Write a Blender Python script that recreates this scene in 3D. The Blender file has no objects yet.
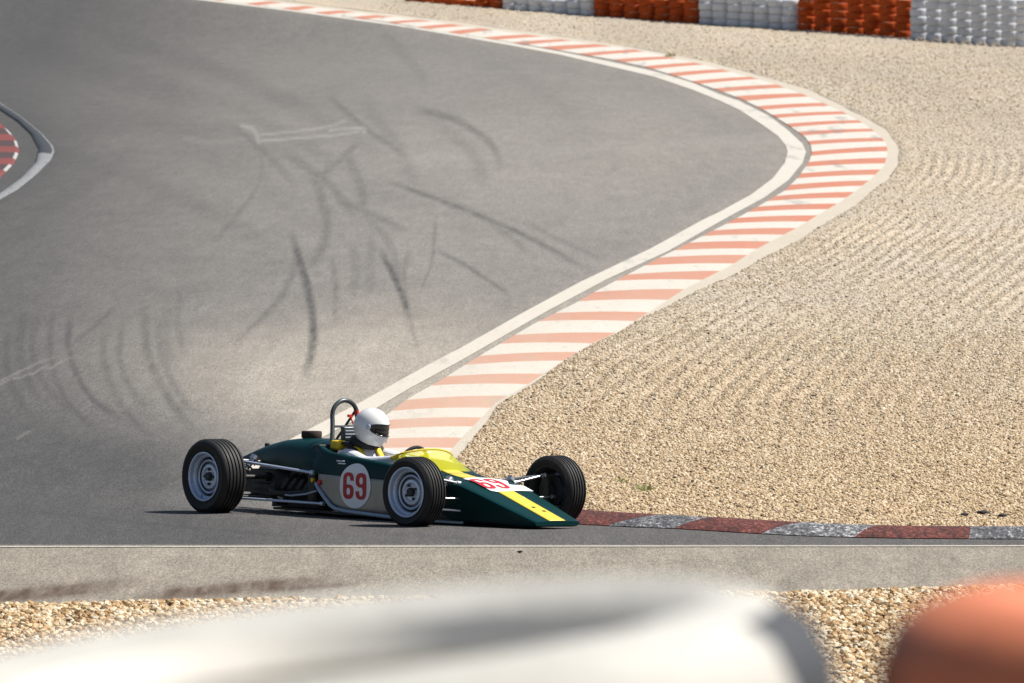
import bpy, bmesh, math, random
import numpy as np
from mathutils import Vector, Matrix, Euler

random.seed(7); RNG = np.random.default_rng(7)
S = bpy.context.scene
COL = S.collection
PI = math.pi

# ------------------------------------------------------------------ camera, sky, sun, exposure
F, CX, CY, YH, H = 10900.0, 512.0, 341.5, -60.0, 4.33
PIT = math.atan((CY - YH) / F)
cam_d = bpy.data.cameras.new("camera"); cam = bpy.data.objects.new("camera", cam_d); COL.objects.link(cam)
cam.location = (0, 0, H); cam.rotation_euler = (PI / 2 - PIT, 0, 0)
cam_d.sensor_width = 36.0; cam_d.lens = F / 1024 * 36.0
cam_d.clip_start = 0.5; cam_d.clip_end = 8000
cam_d.dof.use_dof = True; cam_d.dof.focus_distance = 81.0; cam_d.dof.aperture_fstop = 383.0 / 25.0
S.camera = cam

SUN_EL = math.radians(54); SUN_DIR = Vector((0.99, 0.08, 0)).normalized()
sun_vec = Vector((SUN_DIR.x * math.cos(SUN_EL), SUN_DIR.y * math.cos(SUN_EL), math.sin(SUN_EL)))
world = bpy.data.worlds.new("World"); S.world = world; world.use_nodes = True
nt = world.node_tree; bg = nt.nodes["Background"]
sky = nt.nodes.new("ShaderNodeTexSky"); sky.sky_type = 'NISHITA'; sky.sun_disc = False
sky.sun_elevation = SUN_EL; sky.sun_rotation = math.atan2(SUN_DIR.x, SUN_DIR.y)
sky.air_density = 1.0; sky.dust_density = 1.6
nt.links.new(sky.outputs[0], bg.inputs[0]); bg.inputs[1].default_value = 0.062
sl = bpy.data.lights.new("sun", 'SUN'); sl.energy = 5.0; sl.angle = math.radians(0.5); sl.color = (1.0, 0.96, 0.90)
so = bpy.data.objects.new("sun", sl); COL.objects.link(so)
so.rotation_euler = sun_vec.to_track_quat('Z', 'Y').to_euler(); so.location = (60, -20, 90)
S.view_settings.view_transform = 'Standard'; S.view_settings.look = 'None'
S.view_settings.exposure = 0.53; S.view_settings.gamma = 1.0
S.cycles.max_bounces = 6

# ------------------------------------------------------------------ terrain, pixel -> ground
CAR_O = np.array([-0.206, 80.65]); CAR_T = math.radians(51.1)
CF = np.array([math.cos(CAR_T), -math.sin(CAR_T)]); CL = np.array([math.sin(CAR_T), math.cos(CAR_T)])
ROLL = math.radians(1.3)

def sstep(a, b, x):
    t = np.clip((x - a) / (b - a), 0, 1); return t * t * (3 - 2 * t)

def softplus(x, s):
    return s * np.logaddexp(0, x / s)

def g(X, Y):
    X = np.asarray(X, float); Y = np.asarray(Y, float)
    z = 0.0055 * softplus(np.minimum(Y, 420) - 120, 20) + 0.065 * (softplus(Y - 318, 6) - softplus(Y - 372, 10))
    # slight camber towards the inside of the corner, under the car
    dx, dy = X - CAR_O[0], Y - CAR_O[1]
    lx = dx * CF[0] + dy * CF[1]; ly = dx * CL[0] + dy * CL[1]
    z = z - math.sin(ROLL) * 1.336 * sstep(-0.6, 0.62, ly) * (1 - sstep(0.85, 2.2, ly)) * sstep(-4.2, -2.6, lx) * (1 - sstep(0.3, 1.4, lx))
    z = z + 2.6 * (1 - sstep(14, 52, Y))          # spectator bank towards the camera
    return z

cp, sp = math.cos(PIT), math.sin(PIT)
def ray(u, v):
    a = (np.asarray(u, float) - CX) / F; b = (CY - np.asarray(v, float)) / F
    return a, cp + b * sp, -sp + b * cp

def P(u, v, dz=0.0):
    """ground point(s) seen at pixel u, v"""
    a, b, c = ray(u, v); u = np.asarray(u, float); v = np.asarray(v, float)
    lo = np.full(np.broadcast(u, v).shape, 54.0); hi = np.full(lo.shape, 420.0)
    for _ in range(46):
        m = (lo + hi) / 2; t = m / b
        above = (H + c * t) > g(a * t, m)
        lo = np.where(above, m, lo); hi = np.where(above, hi, m)
    Y = (lo + hi) / 2; X = a * Y / b
    return np.stack([X, Y, g(X, Y) + dz], -1)

def edge(poly):
    p = np.array(sorted(poly, key=lambda q: q[1]), float)
    def f(y):
        y = np.asarray(y, float); x = np.interp(y, p[:, 1], p[:, 0])
        s0 = (p[1, 0] - p[0, 0]) / (p[1, 1] - p[0, 1]); s1 = (p[-1, 0] - p[-2, 0]) / (p[-1, 1] - p[-2, 1])
        x = np.where(y < p[0, 1], p[0, 0] + s0 * (y - p[0, 1]), x)
        return np.where(y > p[-1, 1], p[-1, 0] + s1 * (y - p[-1, 1]), x)
    return f

# ------------------------------------------------------------------ object helpers
def tag(o, label=None, cat=None, group=None, kind=None):
    if label: o["label"] = label
    if cat: o["category"] = cat
    if group: o["group"] = group
    if kind: o["kind"] = kind
    return o

def new_obj(name, me, mats=(), parent=None):
    o = bpy.data.objects.new(name, me); COL.objects.link(o)
    for m in (mats if isinstance(mats, (list, tuple)) else [mats]):
        if m is not None: me.materials.append(m)
    if parent is not None: o.parent = parent
    return o

def empty(name, loc=(0, 0, 0), rot=(0, 0, 0), parent=None):
    o = bpy.data.objects.new(name, None); COL.objects.link(o); o.location = loc; o.rotation_euler = rot
    o.empty_display_size = 0.1
    if parent is not None: o.parent = parent
    return o

def np_mesh(name, V, Q, smooth=True):
    """V (n,3), Q (m,4) quads by numpy"""
    me = bpy.data.meshes.new(name); V = np.asarray(V, np.float32); Q = np.asarray(Q, np.int32)
    me.vertices.add(len(V)); me.vertices.foreach_set("co", V.ravel())
    k = Q.shape[1]
    me.loops.add(Q.size); me.loops.foreach_set("vertex_index", Q.ravel())
    me.polygons.add(len(Q)); me.polygons.foreach_set("loop_start", np.arange(0, Q.size, k, dtype=np.int32))
    me.polygons.foreach_set("loop_total", np.full(len(Q), k, np.int32))
    me.polygons.foreach_set("use_smooth", np.full(len(Q), smooth, bool))
    me.update(calc_edges=True); me.validate()
    return me

def grid_faces(r, c):
    i = np.arange(r * c).reshape(r, c)
    return np.stack([i[:-1, :-1], i[:-1, 1:], i[1:, 1:], i[1:, :-1]], -1).reshape(-1, 4)

class MB:
    def __init__(s): s.v = []; s.f = []; s.m = []
    def add(s, vs, fs, mi=0):
        b = len(s.v); s.v += [tuple(map(float, q)) for q in vs]
        for k in fs: s.f.append([b + j for j in k]); s.m.append(mi)
    def box(s, lo, hi, mi=0, M=None):
        x0, y0, z0 = lo; x1, y1, z1 = hi
        vs = [Vector(p) for p in ((x0,y0,z0),(x1,y0,z0),(x1,y1,z0),(x0,y1,z0),(x0,y0,z1),(x1,y0,z1),(x1,y1,z1),(x0,y1,z1))]
        if M is not None: vs = [M @ q for q in vs]
        s.add(vs, [(0,3,2,1),(4,5,6,7),(0,1,5,4),(1,2,6,5),(2,3,7,6),(3,0,4,7)], mi)
    def tube(s, pts, r, n=10, mi=0, caps=True):
        pts = [Vector(p) for p in pts]; rs = r if isinstance(r, (list, tuple)) else [r] * len(pts)
        rings = []; up = None
        for i, p in enumerate(pts):
            d = (pts[min(i + 1, len(pts) - 1)] - pts[max(i - 1, 0)]).normalized()
            if up is None:
                up = d.orthogonal().normalized()
            else:
                up = (up - d * up.dot(d)).normalized()
            w = d.cross(up)
            rings.append([p + (up * math.cos(2 * PI * k / n) + w * math.sin(2 * PI * k / n)) * rs[i] for k in range(n)])
        s.loft(rings, True, caps, mi)
    def loft(s, rings, closed=True, caps=False, mi=0, mf=None):
        n = len(rings[0]); vs = [q for r in rings for q in r]; fs = []; ms = []
        for i in range(len(rings) - 1):
            for k in range(n if closed else n - 1):
                fs.append((i*n+k, i*n+(k+1) % n, (i+1)*n+(k+1) % n, (i+1)*n+k)); ms.append(mf(i, k) if mf else mi)
        if caps:
            fs.append(tuple(range(n))[::-1]); ms.append(mi)
            fs.append(tuple((len(rings)-1)*n + k for k in range(n))); ms.append(mi)
        b = len(s.v); s.v += [tuple(map(float, q)) for q in vs]
        for f_, m_ in zip(fs, ms): s.f.append([b + j for j in f_]); s.m.append(m_)
    def lathe(s, prof, n=48, mi=0, axis='y', c=(0, 0, 0), mf=None, closed_prof=False):
        rings = []
        for k in range(n):
            a = 2 * PI * k / n
            if axis == 'y': rings.append([(c[0] + r * math.cos(a), c[1] + t, c[2] + r * math.sin(a)) for t, r in prof])
            elif axis == 'z': rings.append([(c[0] + r * math.cos(a), c[1] + r * math.sin(a), c[2] + t) for t, r in prof])
            else: rings.append([(c[0] + t, c[1] + r * math.cos(a), c[2] + r * math.sin(a)) for t, r in prof])
        rings.append(rings[0])
        s.loft(rings, closed_prof, False, mi, mf)
    def build(s, name, mats, parent=None, smooth=True, bevel=0, fix=True, angle=40):
        me = bpy.data.meshes.new(name); me.from_pydata(s.v, [], s.f); me.update()
        me.polygons.foreach_set("material_index", s.m)
        if fix:
            bm = bmesh.new(); bm.from_mesh(me); bmesh.ops.remove_doubles(bm, verts=bm.verts, dist=1e-5)
            bmesh.ops.recalc_face_normals(bm, faces=bm.faces); bm.to_mesh(me); bm.free()
        if smooth:
            me.polygons.foreach_set("use_smooth", [True] * len(me.polygons))
            me.set_sharp_from_angle(angle=math.radians(angle))
        o = new_obj(name, me, mats, parent)
        if bevel:
            b = o.modifiers.new("bevel", 'BEVEL'); b.width = bevel; b.segments = 2; b.limit_method = 'ANGLE'
        return o

# ------------------------------------------------------------------ materials
def mat(name, col, rough=0.6, metal=0.0, var=0.0, vscale=8.0, coat=0.0, col2=None, bump=0.0, bscale=60.0, spec=0.5, alpha=1.0, trans=0.0, stretch=(1, 1, 1)):
    m = bpy.data.materials.new(name); m.use_nodes = True; n = m.node_tree.nodes; l = m.node_tree.links
    b = n["Principled BSDF"]; b.inputs["Base Color"].default_value = (*col, 1); b.inputs["Roughness"].default_value = rough
    b.inputs["Metallic"].default_value = metal; b.inputs["Coat Weight"].default_value = coat; b.inputs["Specular IOR Level"].default_value = spec
    b.inputs["Alpha"].default_value = alpha; b.inputs["Transmission Weight"].default_value = trans
    if var > 0 or bump > 0:
        tc = n.new("ShaderNodeTexCoord"); mp = n.new("ShaderNodeMapping"); mp.inputs["Scale"].default_value = stretch
        l.new(tc.outputs["Object"], mp.inputs[0])
    if var > 0:
        nz = n.new("ShaderNodeTexNoise"); nz.inputs["Scale"].default_value = vscale; nz.inputs["Detail"].default_value = 6
        nz.inputs["Roughness"].default_value = 0.65
        l.new(mp.outputs[0], nz.inputs["Vector"])
        cr = n.new("ShaderNodeValToRGB"); cr.color_ramp.elements[0].position = 0.3; cr.color_ramp.elements[1].position = 0.7
        c2 = col2 or tuple(c * (1 - var) for c in col)
        cr.color_ramp.elements[0].color = (*c2, 1); cr.color_ramp.elements[1].color = (*col, 1)
        l.new(nz.outputs["Fac"], cr.inputs[0]); l.new(cr.outputs[0], b.inputs["Base Color"])
        mr = n.new("ShaderNodeMapRange"); mr.inputs[3].default_value = min(1, rough * 1.2); mr.inputs[4].default_value = rough * 0.85
        l.new(nz.outputs["Fac"], mr.inputs[0]); l.new(mr.outputs[0], b.inputs["Roughness"])
    if bump > 0:
        nb = n.new("ShaderNodeTexNoise"); nb.inputs["Scale"].default_value = bscale; nb.inputs["Detail"].default_value = 4
        l.new(mp.outputs[0], nb.inputs["Vector"])
        bn = n.new("ShaderNodeBump"); bn.inputs["Strength"].default_value = 0.6; bn.inputs["Distance"].default_value = bump
        l.new(nb.outputs["Fac"], bn.inputs["Height"]); l.new(bn.outputs[0], b.inputs["Normal"])
    return m

class NT:
    """small node-tree writer"""
    def __init__(s, m): s.m = m; s.n = m.node_tree.nodes; s.l = m.node_tree.links; s.b = s.n["Principled BSDF"]
    def put(s, inp, v):
        if isinstance(v, bpy.types.NodeSocket): s.l.new(v, inp)
        elif v is not None:
            try: inp.default_value = v
            except Exception: inp.default_value = (*v, 1)
    def noise(s, vec, scale, detail=4, rough=0.6):
        q = s.n.new("ShaderNodeTexNoise"); s.put(q.inputs["Vector"], vec); q.inputs["Scale"].default_value = scale
        q.inputs["Detail"].default_value = detail; q.inputs["Roughness"].default_value = rough; return q.outputs["Fac"]
    def map(s, vec, scale):
        q = s.n.new("ShaderNodeMapping"); s.put(q.inputs[0], vec); q.inputs["Scale"].default_value = scale; return q.outputs[0]
    def mix(s, f, a, b, mode='MIX'):
        q = s.n.new("ShaderNodeMix"); q.data_type = 'RGBA'; q.blend_type = mode; q.clamp_factor = True
        s.put(q.inputs[0], f); s.put(q.inputs[6], a if not isinstance(a, tuple) else (*a, 1)); s.put(q.inputs[7], b if not isinstance(b, tuple) else (*b, 1)); return q.outputs[2]
    def math(s, op, a, b=None, c=None):
        q = s.n.new("ShaderNodeMath"); q.operation = op; s.put(q.inputs[0], a)
        if b is not None: s.put(q.inputs[1], b)
        if c is not None: s.put(q.inputs[2], c)
        return q.outputs[0]
    def rng(s, v, a, b, c=0.0, d=1.0, smooth=False):
        q = s.n.new("ShaderNodeMapRange"); s.put(q.inputs[0], v)
        if smooth: q.interpolation_type = 'SMOOTHSTEP'
        for i, k in enumerate((a, b, c, d)): q.inputs[1 + i].default_value = k
        return q.outputs[0]
    def ramp(s, v, stops):
        q = s.n.new("ShaderNodeValToRGB"); s.put(q.inputs[0], v); e = q.color_ramp.elements
        while len(e) < len(stops): e.new(0.5)
        for k, (p, c) in zip(e, stops): k.position = p; k.color = (*c, 1)
        return q.outputs[0]
    def bump(s, h, dist, strength=1.0):
        q = s.n.new("ShaderNodeBump"); s.put(q.inputs["Height"], h); q.inputs["Distance"].default_value = dist; q.inputs["Strength"].default_value = strength
        s.l.new(q.outputs[0], s.b.inputs["Normal"]); return q
    def pos(s):
        return s.n.new("ShaderNodeNewGeometry").outputs["Position"]
    def attr(s, name, typ='GEOMETRY'):
        q = s.n.new("ShaderNodeAttribute"); q.attribute_name = name; q.attribute_type = typ; return q

def nmat(name, rough=0.9, spec=0.3):
    m = bpy.data.materials.new(name); m.use_nodes = True; t = NT(m)
    t.b.inputs["Roughness"].default_value = rough; t.b.inputs["Specular IOR Level"].default_value = spec
    return m, t

# asphalt, marks carried by the vertex attribute "marks": r rubber, g dust and painted haze, b paved verge, a scratches
m_asph, t = nmat("asphalt", 0.88, 0.25)
pos = t.pos(); fine = t.noise(t.map(pos, (1, 0.085, 1)), 70, 3, 0.7); mid = t.noise(t.map(pos, (1, 0.12, 1)), 3.0, 5, 0.65)
big = t.noise(t.map(pos, (1, 0.12, 1)), 0.33, 4, 0.6); streak = t.noise(t.map(pos, (1, 0.05, 1)), 11.0, 3, 0.6)
at = t.attr("marks"); sep = t.n.new("ShaderNodeSeparateColor"); t.l.new(at.outputs["Color"], sep.inputs[0])
at2 = t.attr("tone"); sep2 = t.n.new("ShaderNodeSeparateColor"); t.l.new(at2.outputs["Color"], sep2.inputs[0])
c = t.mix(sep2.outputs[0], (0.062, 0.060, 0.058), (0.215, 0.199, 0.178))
c = t.mix(t.rng(big, 0.35, 0.7), c, t.mix(0.22, c, (0.06, 0.058, 0.056)))
c = t.mix(sep.outputs[1], c, (0.33, 0.295, 0.24))
c = t.mix(sep.outputs[2], c, t.mix(t.rng(mid, 0.3, 0.7), (0.205, 0.181, 0.145), (0.24, 0.212, 0.17)))
f25 = t.noise(t.map(pos, (1, 0.07, 1)), 26, 3, 0.65)
c = t.mix(1.0, c, t.mix(t.rng(f25, 0.3, 0.7), (0.87, 0.87, 0.87), (1.13, 1.13, 1.13)), 'MULTIPLY')
f8 = t.noise(t.map(pos, (1, 0.035, 1)), 9, 3, 0.7)
c = t.mix(1.0, c, t.mix(t.rng(f8, 0.3, 0.7), (0.92, 0.92, 0.92), (1.07, 1.07, 1.07)), 'MULTIPLY')
grain = t.mix(t.rng(fine, 0.3, 0.7), (0.60, 0.60, 0.60), (1.36, 1.36, 1.36))
c = t.mix(1.0, c, grain, 'MULTIPLY')
c = t.mix(1.0, c, t.mix(t.rng(mid, 0.3, 0.7), (0.90, 0.90, 0.90), (1.08, 1.08, 1.08)), 'MULTIPLY')
rub = t.math('MULTIPLY', sep.outputs[0], t.rng(streak, 0.25, 0.7, 0.45, 1.15))
c = t.mix(rub, c, (0.035, 0.034, 0.034))
c = t.mix(t.math('MULTIPLY', at.outputs["Alpha"], t.rng(fine, 0.3, 0.6, 0.5, 1.0)), c, (0.50, 0.48, 0.44))
c = t.mix(t.math('MULTIPLY', sep2.outputs[1], t.rng(streak, 0.35, 0.65, 0.45, 1.0)), c, (0.070, 0.043, 0.028))
t.l.new(c, t.b.inputs["Base Color"]); t.bump(fine, 0.006, 0.5)

def paint(name, col, wear, under=(0.17, 0.16, 0.145), wamt=0.5, sc=1.0, dusty=0.0):
    m, t = nmat(name, 0.75, 0.3); p = t.pos()
    a = t.noise(t.map(p, (1, 0.1, 1)), 9 * sc, 6, 0.7); b = t.noise(t.map(p, (1, 0.09, 1)), 55 * sc, 3, 0.7); d = t.noise(t.map(p, (1, 0.13, 1)), 1.6, 4, 0.6)
    c = t.mix(t.rng(b, 0.3, 0.7), tuple(k * 0.86 for k in col), tuple(min(1, k * 1.08) for k in col))
    c = t.mix(t.rng(d, 0.35, 0.75, 0.0, 0.35), c, wear)
    c = t.mix(t.rng(a, 0.62 - 0.1 * wamt, 0.78, 0, wamt), c, under)
    if dusty:
        sx = t.n.new('ShaderNodeSeparateXYZ'); t.l.new(p, sx.inputs[0])
        sm = t.noise(t.map(p, (1, 0.06, 1)), 2.6, 3, 0.5); c = t.mix(t.rng(sm, 0.60, 0.72, 0, 0.45), c, (0.16, 0.15, 0.14))
        c = t.mix(t.math('MULTIPLY', t.rng(sx.outputs[1], 165, 92, 0, dusty), t.rng(d, 0.3, 0.7, 0.7, 1.0)), c, (0.47, 0.40, 0.31))
    t.l.new(c, t.b.inputs["Base Color"]); t.bump(b, 0.004, 0.5); return m
m_white = paint("white_paint", (0.53, 0.50, 0.44), (0.43, 0.385, 0.32), wamt=0.5, dusty=0.35)
m_line = paint("line_paint", (0.50, 0.47, 0.41), (0.42, 0.385, 0.33), wamt=0.45, dusty=0.35)
m_orange = paint("orange_paint", (0.44, 0.165, 0.10), (0.40, 0.235, 0.17), (0.22, 0.19, 0.165), wamt=0.5, dusty=0.62)
m_conc = paint("border_concrete", (0.46, 0.41, 0.33), (0.38, 0.33, 0.26), wamt=0.3)
m_thin = paint("thin_line_paint", (0.46, 0.43, 0.375), (0.33, 0.30, 0.26), wamt=0.8, sc=1.5)
def worn(name, stops):
    m, t = nmat(name, 0.8, 0.3); p = t.pos(); v = t.map(p, (1, 0.35, 1.6)); a = t.noise(v, 34, 4, 0.75); b = t.noise(v, 5, 4, 0.6); q = t.noise(t.map(p, (0.5, 0.25, 2.2)), 60, 3, 0.7)
    f = t.math("ADD", t.math("MULTIPLY", a, 0.55), t.math("ADD", t.math("MULTIPLY", b, 0.2), t.math("MULTIPLY", q, 0.25)))
    t.l.new(t.ramp(f, stops), t.b.inputs["Base Color"]); t.bump(a, 0.01, 0.8); return m
m_kred = worn("worn_red_kerb", [(0.38, (0.018, 0.014, 0.014)), (0.47, (0.065, 0.022, 0.018)), (0.55, (0.145, 0.040, 0.029)), (0.61, (0.25, 0.095, 0.07)), (0.68, (0.36, 0.27, 0.24))])
m_kgrey = worn("worn_grey_kerb", [(0.38, (0.02, 0.02, 0.022)), (0.47, (0.075, 0.075, 0.08)), (0.53, (0.14, 0.14, 0.145)), (0.58, (0.42, 0.415, 0.41)), (0.68, (0.55, 0.54, 0.53))])
m_idark = paint("dark_grey_kerb", (0.030, 0.034, 0.040), (0.045, 0.048, 0.053), (0.12, 0.12, 0.125), wamt=0.6, sc=1.2)
m_ipale = paint("pale_grey_kerb", (0.19, 0.195, 0.20), (0.11, 0.115, 0.12), (0.045, 0.045, 0.05), wamt=0.95, sc=1.0)
m_ired = paint("faded_red_paint", (0.17, 0.036, 0.030), (0.09, 0.04, 0.036), (0.06, 0.055, 0.055), wamt=0.7, sc=1.0)
m_iwhite = paint("faded_white_paint", (0.34, 0.335, 0.33), (0.22, 0.215, 0.21), wamt=0.7)
m_idirt = paint("dirty_kerb_infill", (0.055, 0.030, 0.030), (0.05, 0.042, 0.042), wamt=0.4)

# gravel bed
m_grav, t = nmat("gravel_bed", 0.95, 0.15)
pos = t.pos(); uv = t.n.new("ShaderNodeUVMap").outputs[0]
f1 = t.noise(t.map(pos, (1, 0.10, 1)), 17, 2, 0.6); f2 = t.noise(t.map(pos, (1, 0.10, 1)), 34, 3, 0.7); f3 = t.noise(t.map(pos, (1, 0.12, 1)), 0.7, 4, 0.6)
c = t.ramp(f2, [(0.28, (0.25, 0.21, 0.155)), (0.42, (0.355, 0.308, 0.243)), (0.56, (0.425, 0.373, 0.302)), (0.72, (0.53, 0.475, 0.39))])
c = t.mix(t.rng(f3, 0.35, 0.7), c, t.mix(1.0, c, (1.06, 1.0, 0.92), 'MULTIPLY'))
c = t.mix(t.rng(f1, 0.30, 0.36, 0.55, 0.0), c, (0.075, 0.06, 0.045))
sx = t.n.new('ShaderNodeSeparateXYZ'); t.l.new(pos, sx.inputs[0]); c = t.mix(t.rng(sx.outputs[1], 84, 128, 1.0, 0.0), c, t.mix(1.0, c, (0.95, 0.86, 0.72), 'MULTIPLY'))
t.l.new(c, t.b.inputs["Base Color"]); t.bump(f2, 0.02, 0.6)

def stone_mat(name, stops, golden=(0.98, 0.89, 0.76)):
    m, t = nmat(name, 0.85, 0.25)
    rnd = t.attr("tint", 'INSTANCER').outputs["Fac"]; sx = t.n.new('ShaderNodeSeparateXYZ'); t.l.new(t.pos(), sx.inputs[0])
    c = t.ramp(rnd, stops); c = t.mix(t.rng(sx.outputs[1], 84, 128, 1.0, 0.0), c, t.mix(1.0, c, golden, 'MULTIPLY')); t.l.new(c, t.b.inputs["Base Color"]); return m
m_stone = stone_mat("gravel_stone", [(0.0, (0.045, 0.042, 0.04)), (0.035, (0.12, 0.10, 0.08)), (0.08, (0.32, 0.245, 0.16)), (0.40, (0.465, 0.38, 0.265)), (0.75, (0.545, 0.47, 0.365)), (1.0, (0.66, 0.605, 0.51))])
m_stone2 = stone_mat("verge_stone", [(0.0, (0.05, 0.045, 0.04)), (0.03, (0.22, 0.14, 0.07)), (0.3, (0.46, 0.31, 0.165)), (0.65, (0.58, 0.47, 0.32)), (1.0, (0.72, 0.67, 0.57))], (0.92, 0.88, 0.80))

m_dirt, t = nmat("dry_ground", 0.95, 0.15); pos = t.pos()
a = t.noise(pos, 0.6, 6, 0.65); b = t.noise(pos, 14, 4, 0.7)
c = t.mix(t.rng(a, 0.35, 0.65), (0.27, 0.22, 0.145), (0.36, 0.30, 0.20)); c = t.mix(t.rng(b, 0.3, 0.7, 0, 0.4), c, (0.19, 0.15, 0.10))
t.l.new(c, t.b.inputs["Base Color"]); t.bump(b, 0.03, 0.6)

# ------------------------------------------------------------------ ground sheet
xs = np.concatenate([[-3000, -1200, -500, -200, -100, -60], np.linspace(-40, 60, 26), [100, 200, 500, 1200, 3000]])
ys = np.concatenate([np.linspace(-300, -20, 6), np.linspace(-10, 60, 36), np.linspace(64, 300, 60), np.linspace(304, 440, 70), [500, 800, 1500, 3000, 5000]])
XX, YY = np.meshgrid(xs, ys); V = np.stack([XX, YY, g(XX, YY) - 0.10], -1).reshape(-1, 3)
tag(new_obj("ground", np_mesh("ground", V, grid_faces(len(ys), len(xs))), m_dirt), kind="structure")

# ------------------------------------------------------------------ traced ground lines (pixel positions of marks on the ground)
WL = edge([(198.8,0),(287.7,11),(380,23.7),(390,25),(438.6,33),(501,43.8),(560,54.8),(606.9,65.8),(653.8,76.7),(692.8,90),(720,101),(739,109.8),(758.6,122.5),(778,136.2),(786,146),(787.7,152),(785,162.8),(772.7,178.7),(751.6,194.5),(720,212),(703,220),(650.3,249),(580,282.4),(524.4,312.2),(460,348.7),(434,362),(360,403),(320,424),(290,440),(240,465)])
WR = edge([(213,0),(300,10.5),(380,21.8),(438.6,30.8),(501,41),(560,51.7),(606.9,61.1),(653.8,71.3),(692.8,83),(720,94.7),(739,101),(768.4,115.7),(787.9,130.3),(802.5,144),(806,152),(802.6,163),(788.5,180.4),(764,198),(722.4,220.5),(667.9,251.6),(606,280),(546,312.2),(460,361.5),(408.8,389.3),(377.6,407.9),(360,418),(330,434),(300,450),(262,470)])
KL = edge([(213.4,0),(390,22.6),(438.6,31),(501,40.8),(565.5,51.6),(614.7,60.3),(646,67.3),(677,76.7),(716,89.6),(743,100),(766.4,111.8),(789.8,126.4),(805.5,138),(811,146),(811.8,154),(809.6,161),(799,177),(785,191),(757,207.7),(727,224),(687,244.6),(659,258.7),(594,293),(576,303.6),(535,324),(485.8,353),(460,369),(442,380.5),(408.8,399),(391,412.7),(362,433),(330,455),(305,472)])
KR = edge([(255,0),(274,2),(320.9,8.2),(360,13),(380,15.9),(409,18.8),(444.5,23.3),(473.8,27.6),(516.7,33.4),(551.9,38.3),(580,42.2),(627,48.6),(653.8,53.5),(680,59.5),(711.7,66.8),(741,74.6),(770.3,82.5),(797.7,92.2),(821,102),(846.5,113.7),(866,124.5),(879.7,135.2),(887.3,144),(888.7,154),(885,166.4),(874.6,177),(862,187.5),(843,201.5),(825.4,212),(799,227.9),(757.5,249.9),(733,265.7),(685.4,290),(647,315),(621,331.6),(589,346.6),(561,363.8),(528,386),(496.7,404),(481,420.5),(465.5,436),(450,453.7),(425,472),(410,482)])
GE = edge([(262,0),(290,2),(340,8.6),(400,15.5),(450,21.5),(520,31.5),(580,39.5),(653.8,51.5),(711,63),(739,70.7),(774,80.5),(805.5,89.3),(832.8,102),(862,116.6),(883.6,128.4),(895,144),(899,151.5),(897.5,164.6),(887,180.4),(869,194.5),(846.5,212),(818,227.9),(802.6,238.4),(760,261.3),(720.6,281.5),(680,301),(647,316.5),(620,333),(588,348),(560,365.5),(527,388),(497,407),(487,424),(470,443),(455,460),(440,478)])

# asphalt sheet on a lattice, with rubber, dust with painted haze, the paved verge and scratches as vertex data
pu = np.concatenate([[-1500, -900, -600, -420], np.arange(-300, 1100, 2.0), [1200, 1350, 1500]]); pv = np.concatenate([np.arange(-34, 606, 2.0), [608.0]])
PU, PV = np.meshgrid(pu, pv); V = P(PU, PV).reshape(-1, 3)
me = np_mesh("track", V, grid_faces(len(pv), len(pu))[:, ::-1])
def dist_poly(pl):
    d = np.full(PU.shape, 1e9); tt = np.zeros(PU.shape); L = 0; pl = np.array(pl, float); tot = np.hypot(*np.diff(pl, axis=0).T).sum()
    for (x0, y0), (x1, y1) in zip(pl[:-1], pl[1:]):
        ln = math.hypot(x1 - x0, y1 - y0)
        s_ = np.clip(((PU - x0) * (x1 - x0) + (PV - y0) * (y1 - y0)) / ln ** 2, 0, 1)
        q = np.hypot(PU - x0 - s_ * (x1 - x0), PV - y0 - s_ * (y1 - y0)); nearer = q < d
        d = np.where(nearer, q, d); tt = np.where(nearer, (L + s_ * ln) / tot, tt); L += ln
    return d, tt
def smooth_pl(pl, n=24):
    pl = np.array(pl, float)
    if len(pl) < 3: return pl
    tt = np.r_[0, np.cumsum(np.hypot(*np.diff(pl, axis=0).T))]; out = []
    for tq in np.linspace(0, tt[-1], n):       # Catmull-Rom
        i = min(max(np.searchsorted(tt, tq) - 1, 0), len(pl) - 2); u = (tq - tt[i]) / (tt[i+1] - tt[i])
        p0, p1, p2, p3 = pl[max(i-1, 0)], pl[i], pl[i+1], pl[min(i+2, len(pl)-1)]
        out.append(0.5 * ((2*p1) + (-p0+p2)*u + (2*p0-5*p1+4*p2-p3)*u*u + (-p0+3*p1-3*p2+p3)*u**3))
    return np.array(out)
rub = np.zeros(PU.shape)
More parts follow.
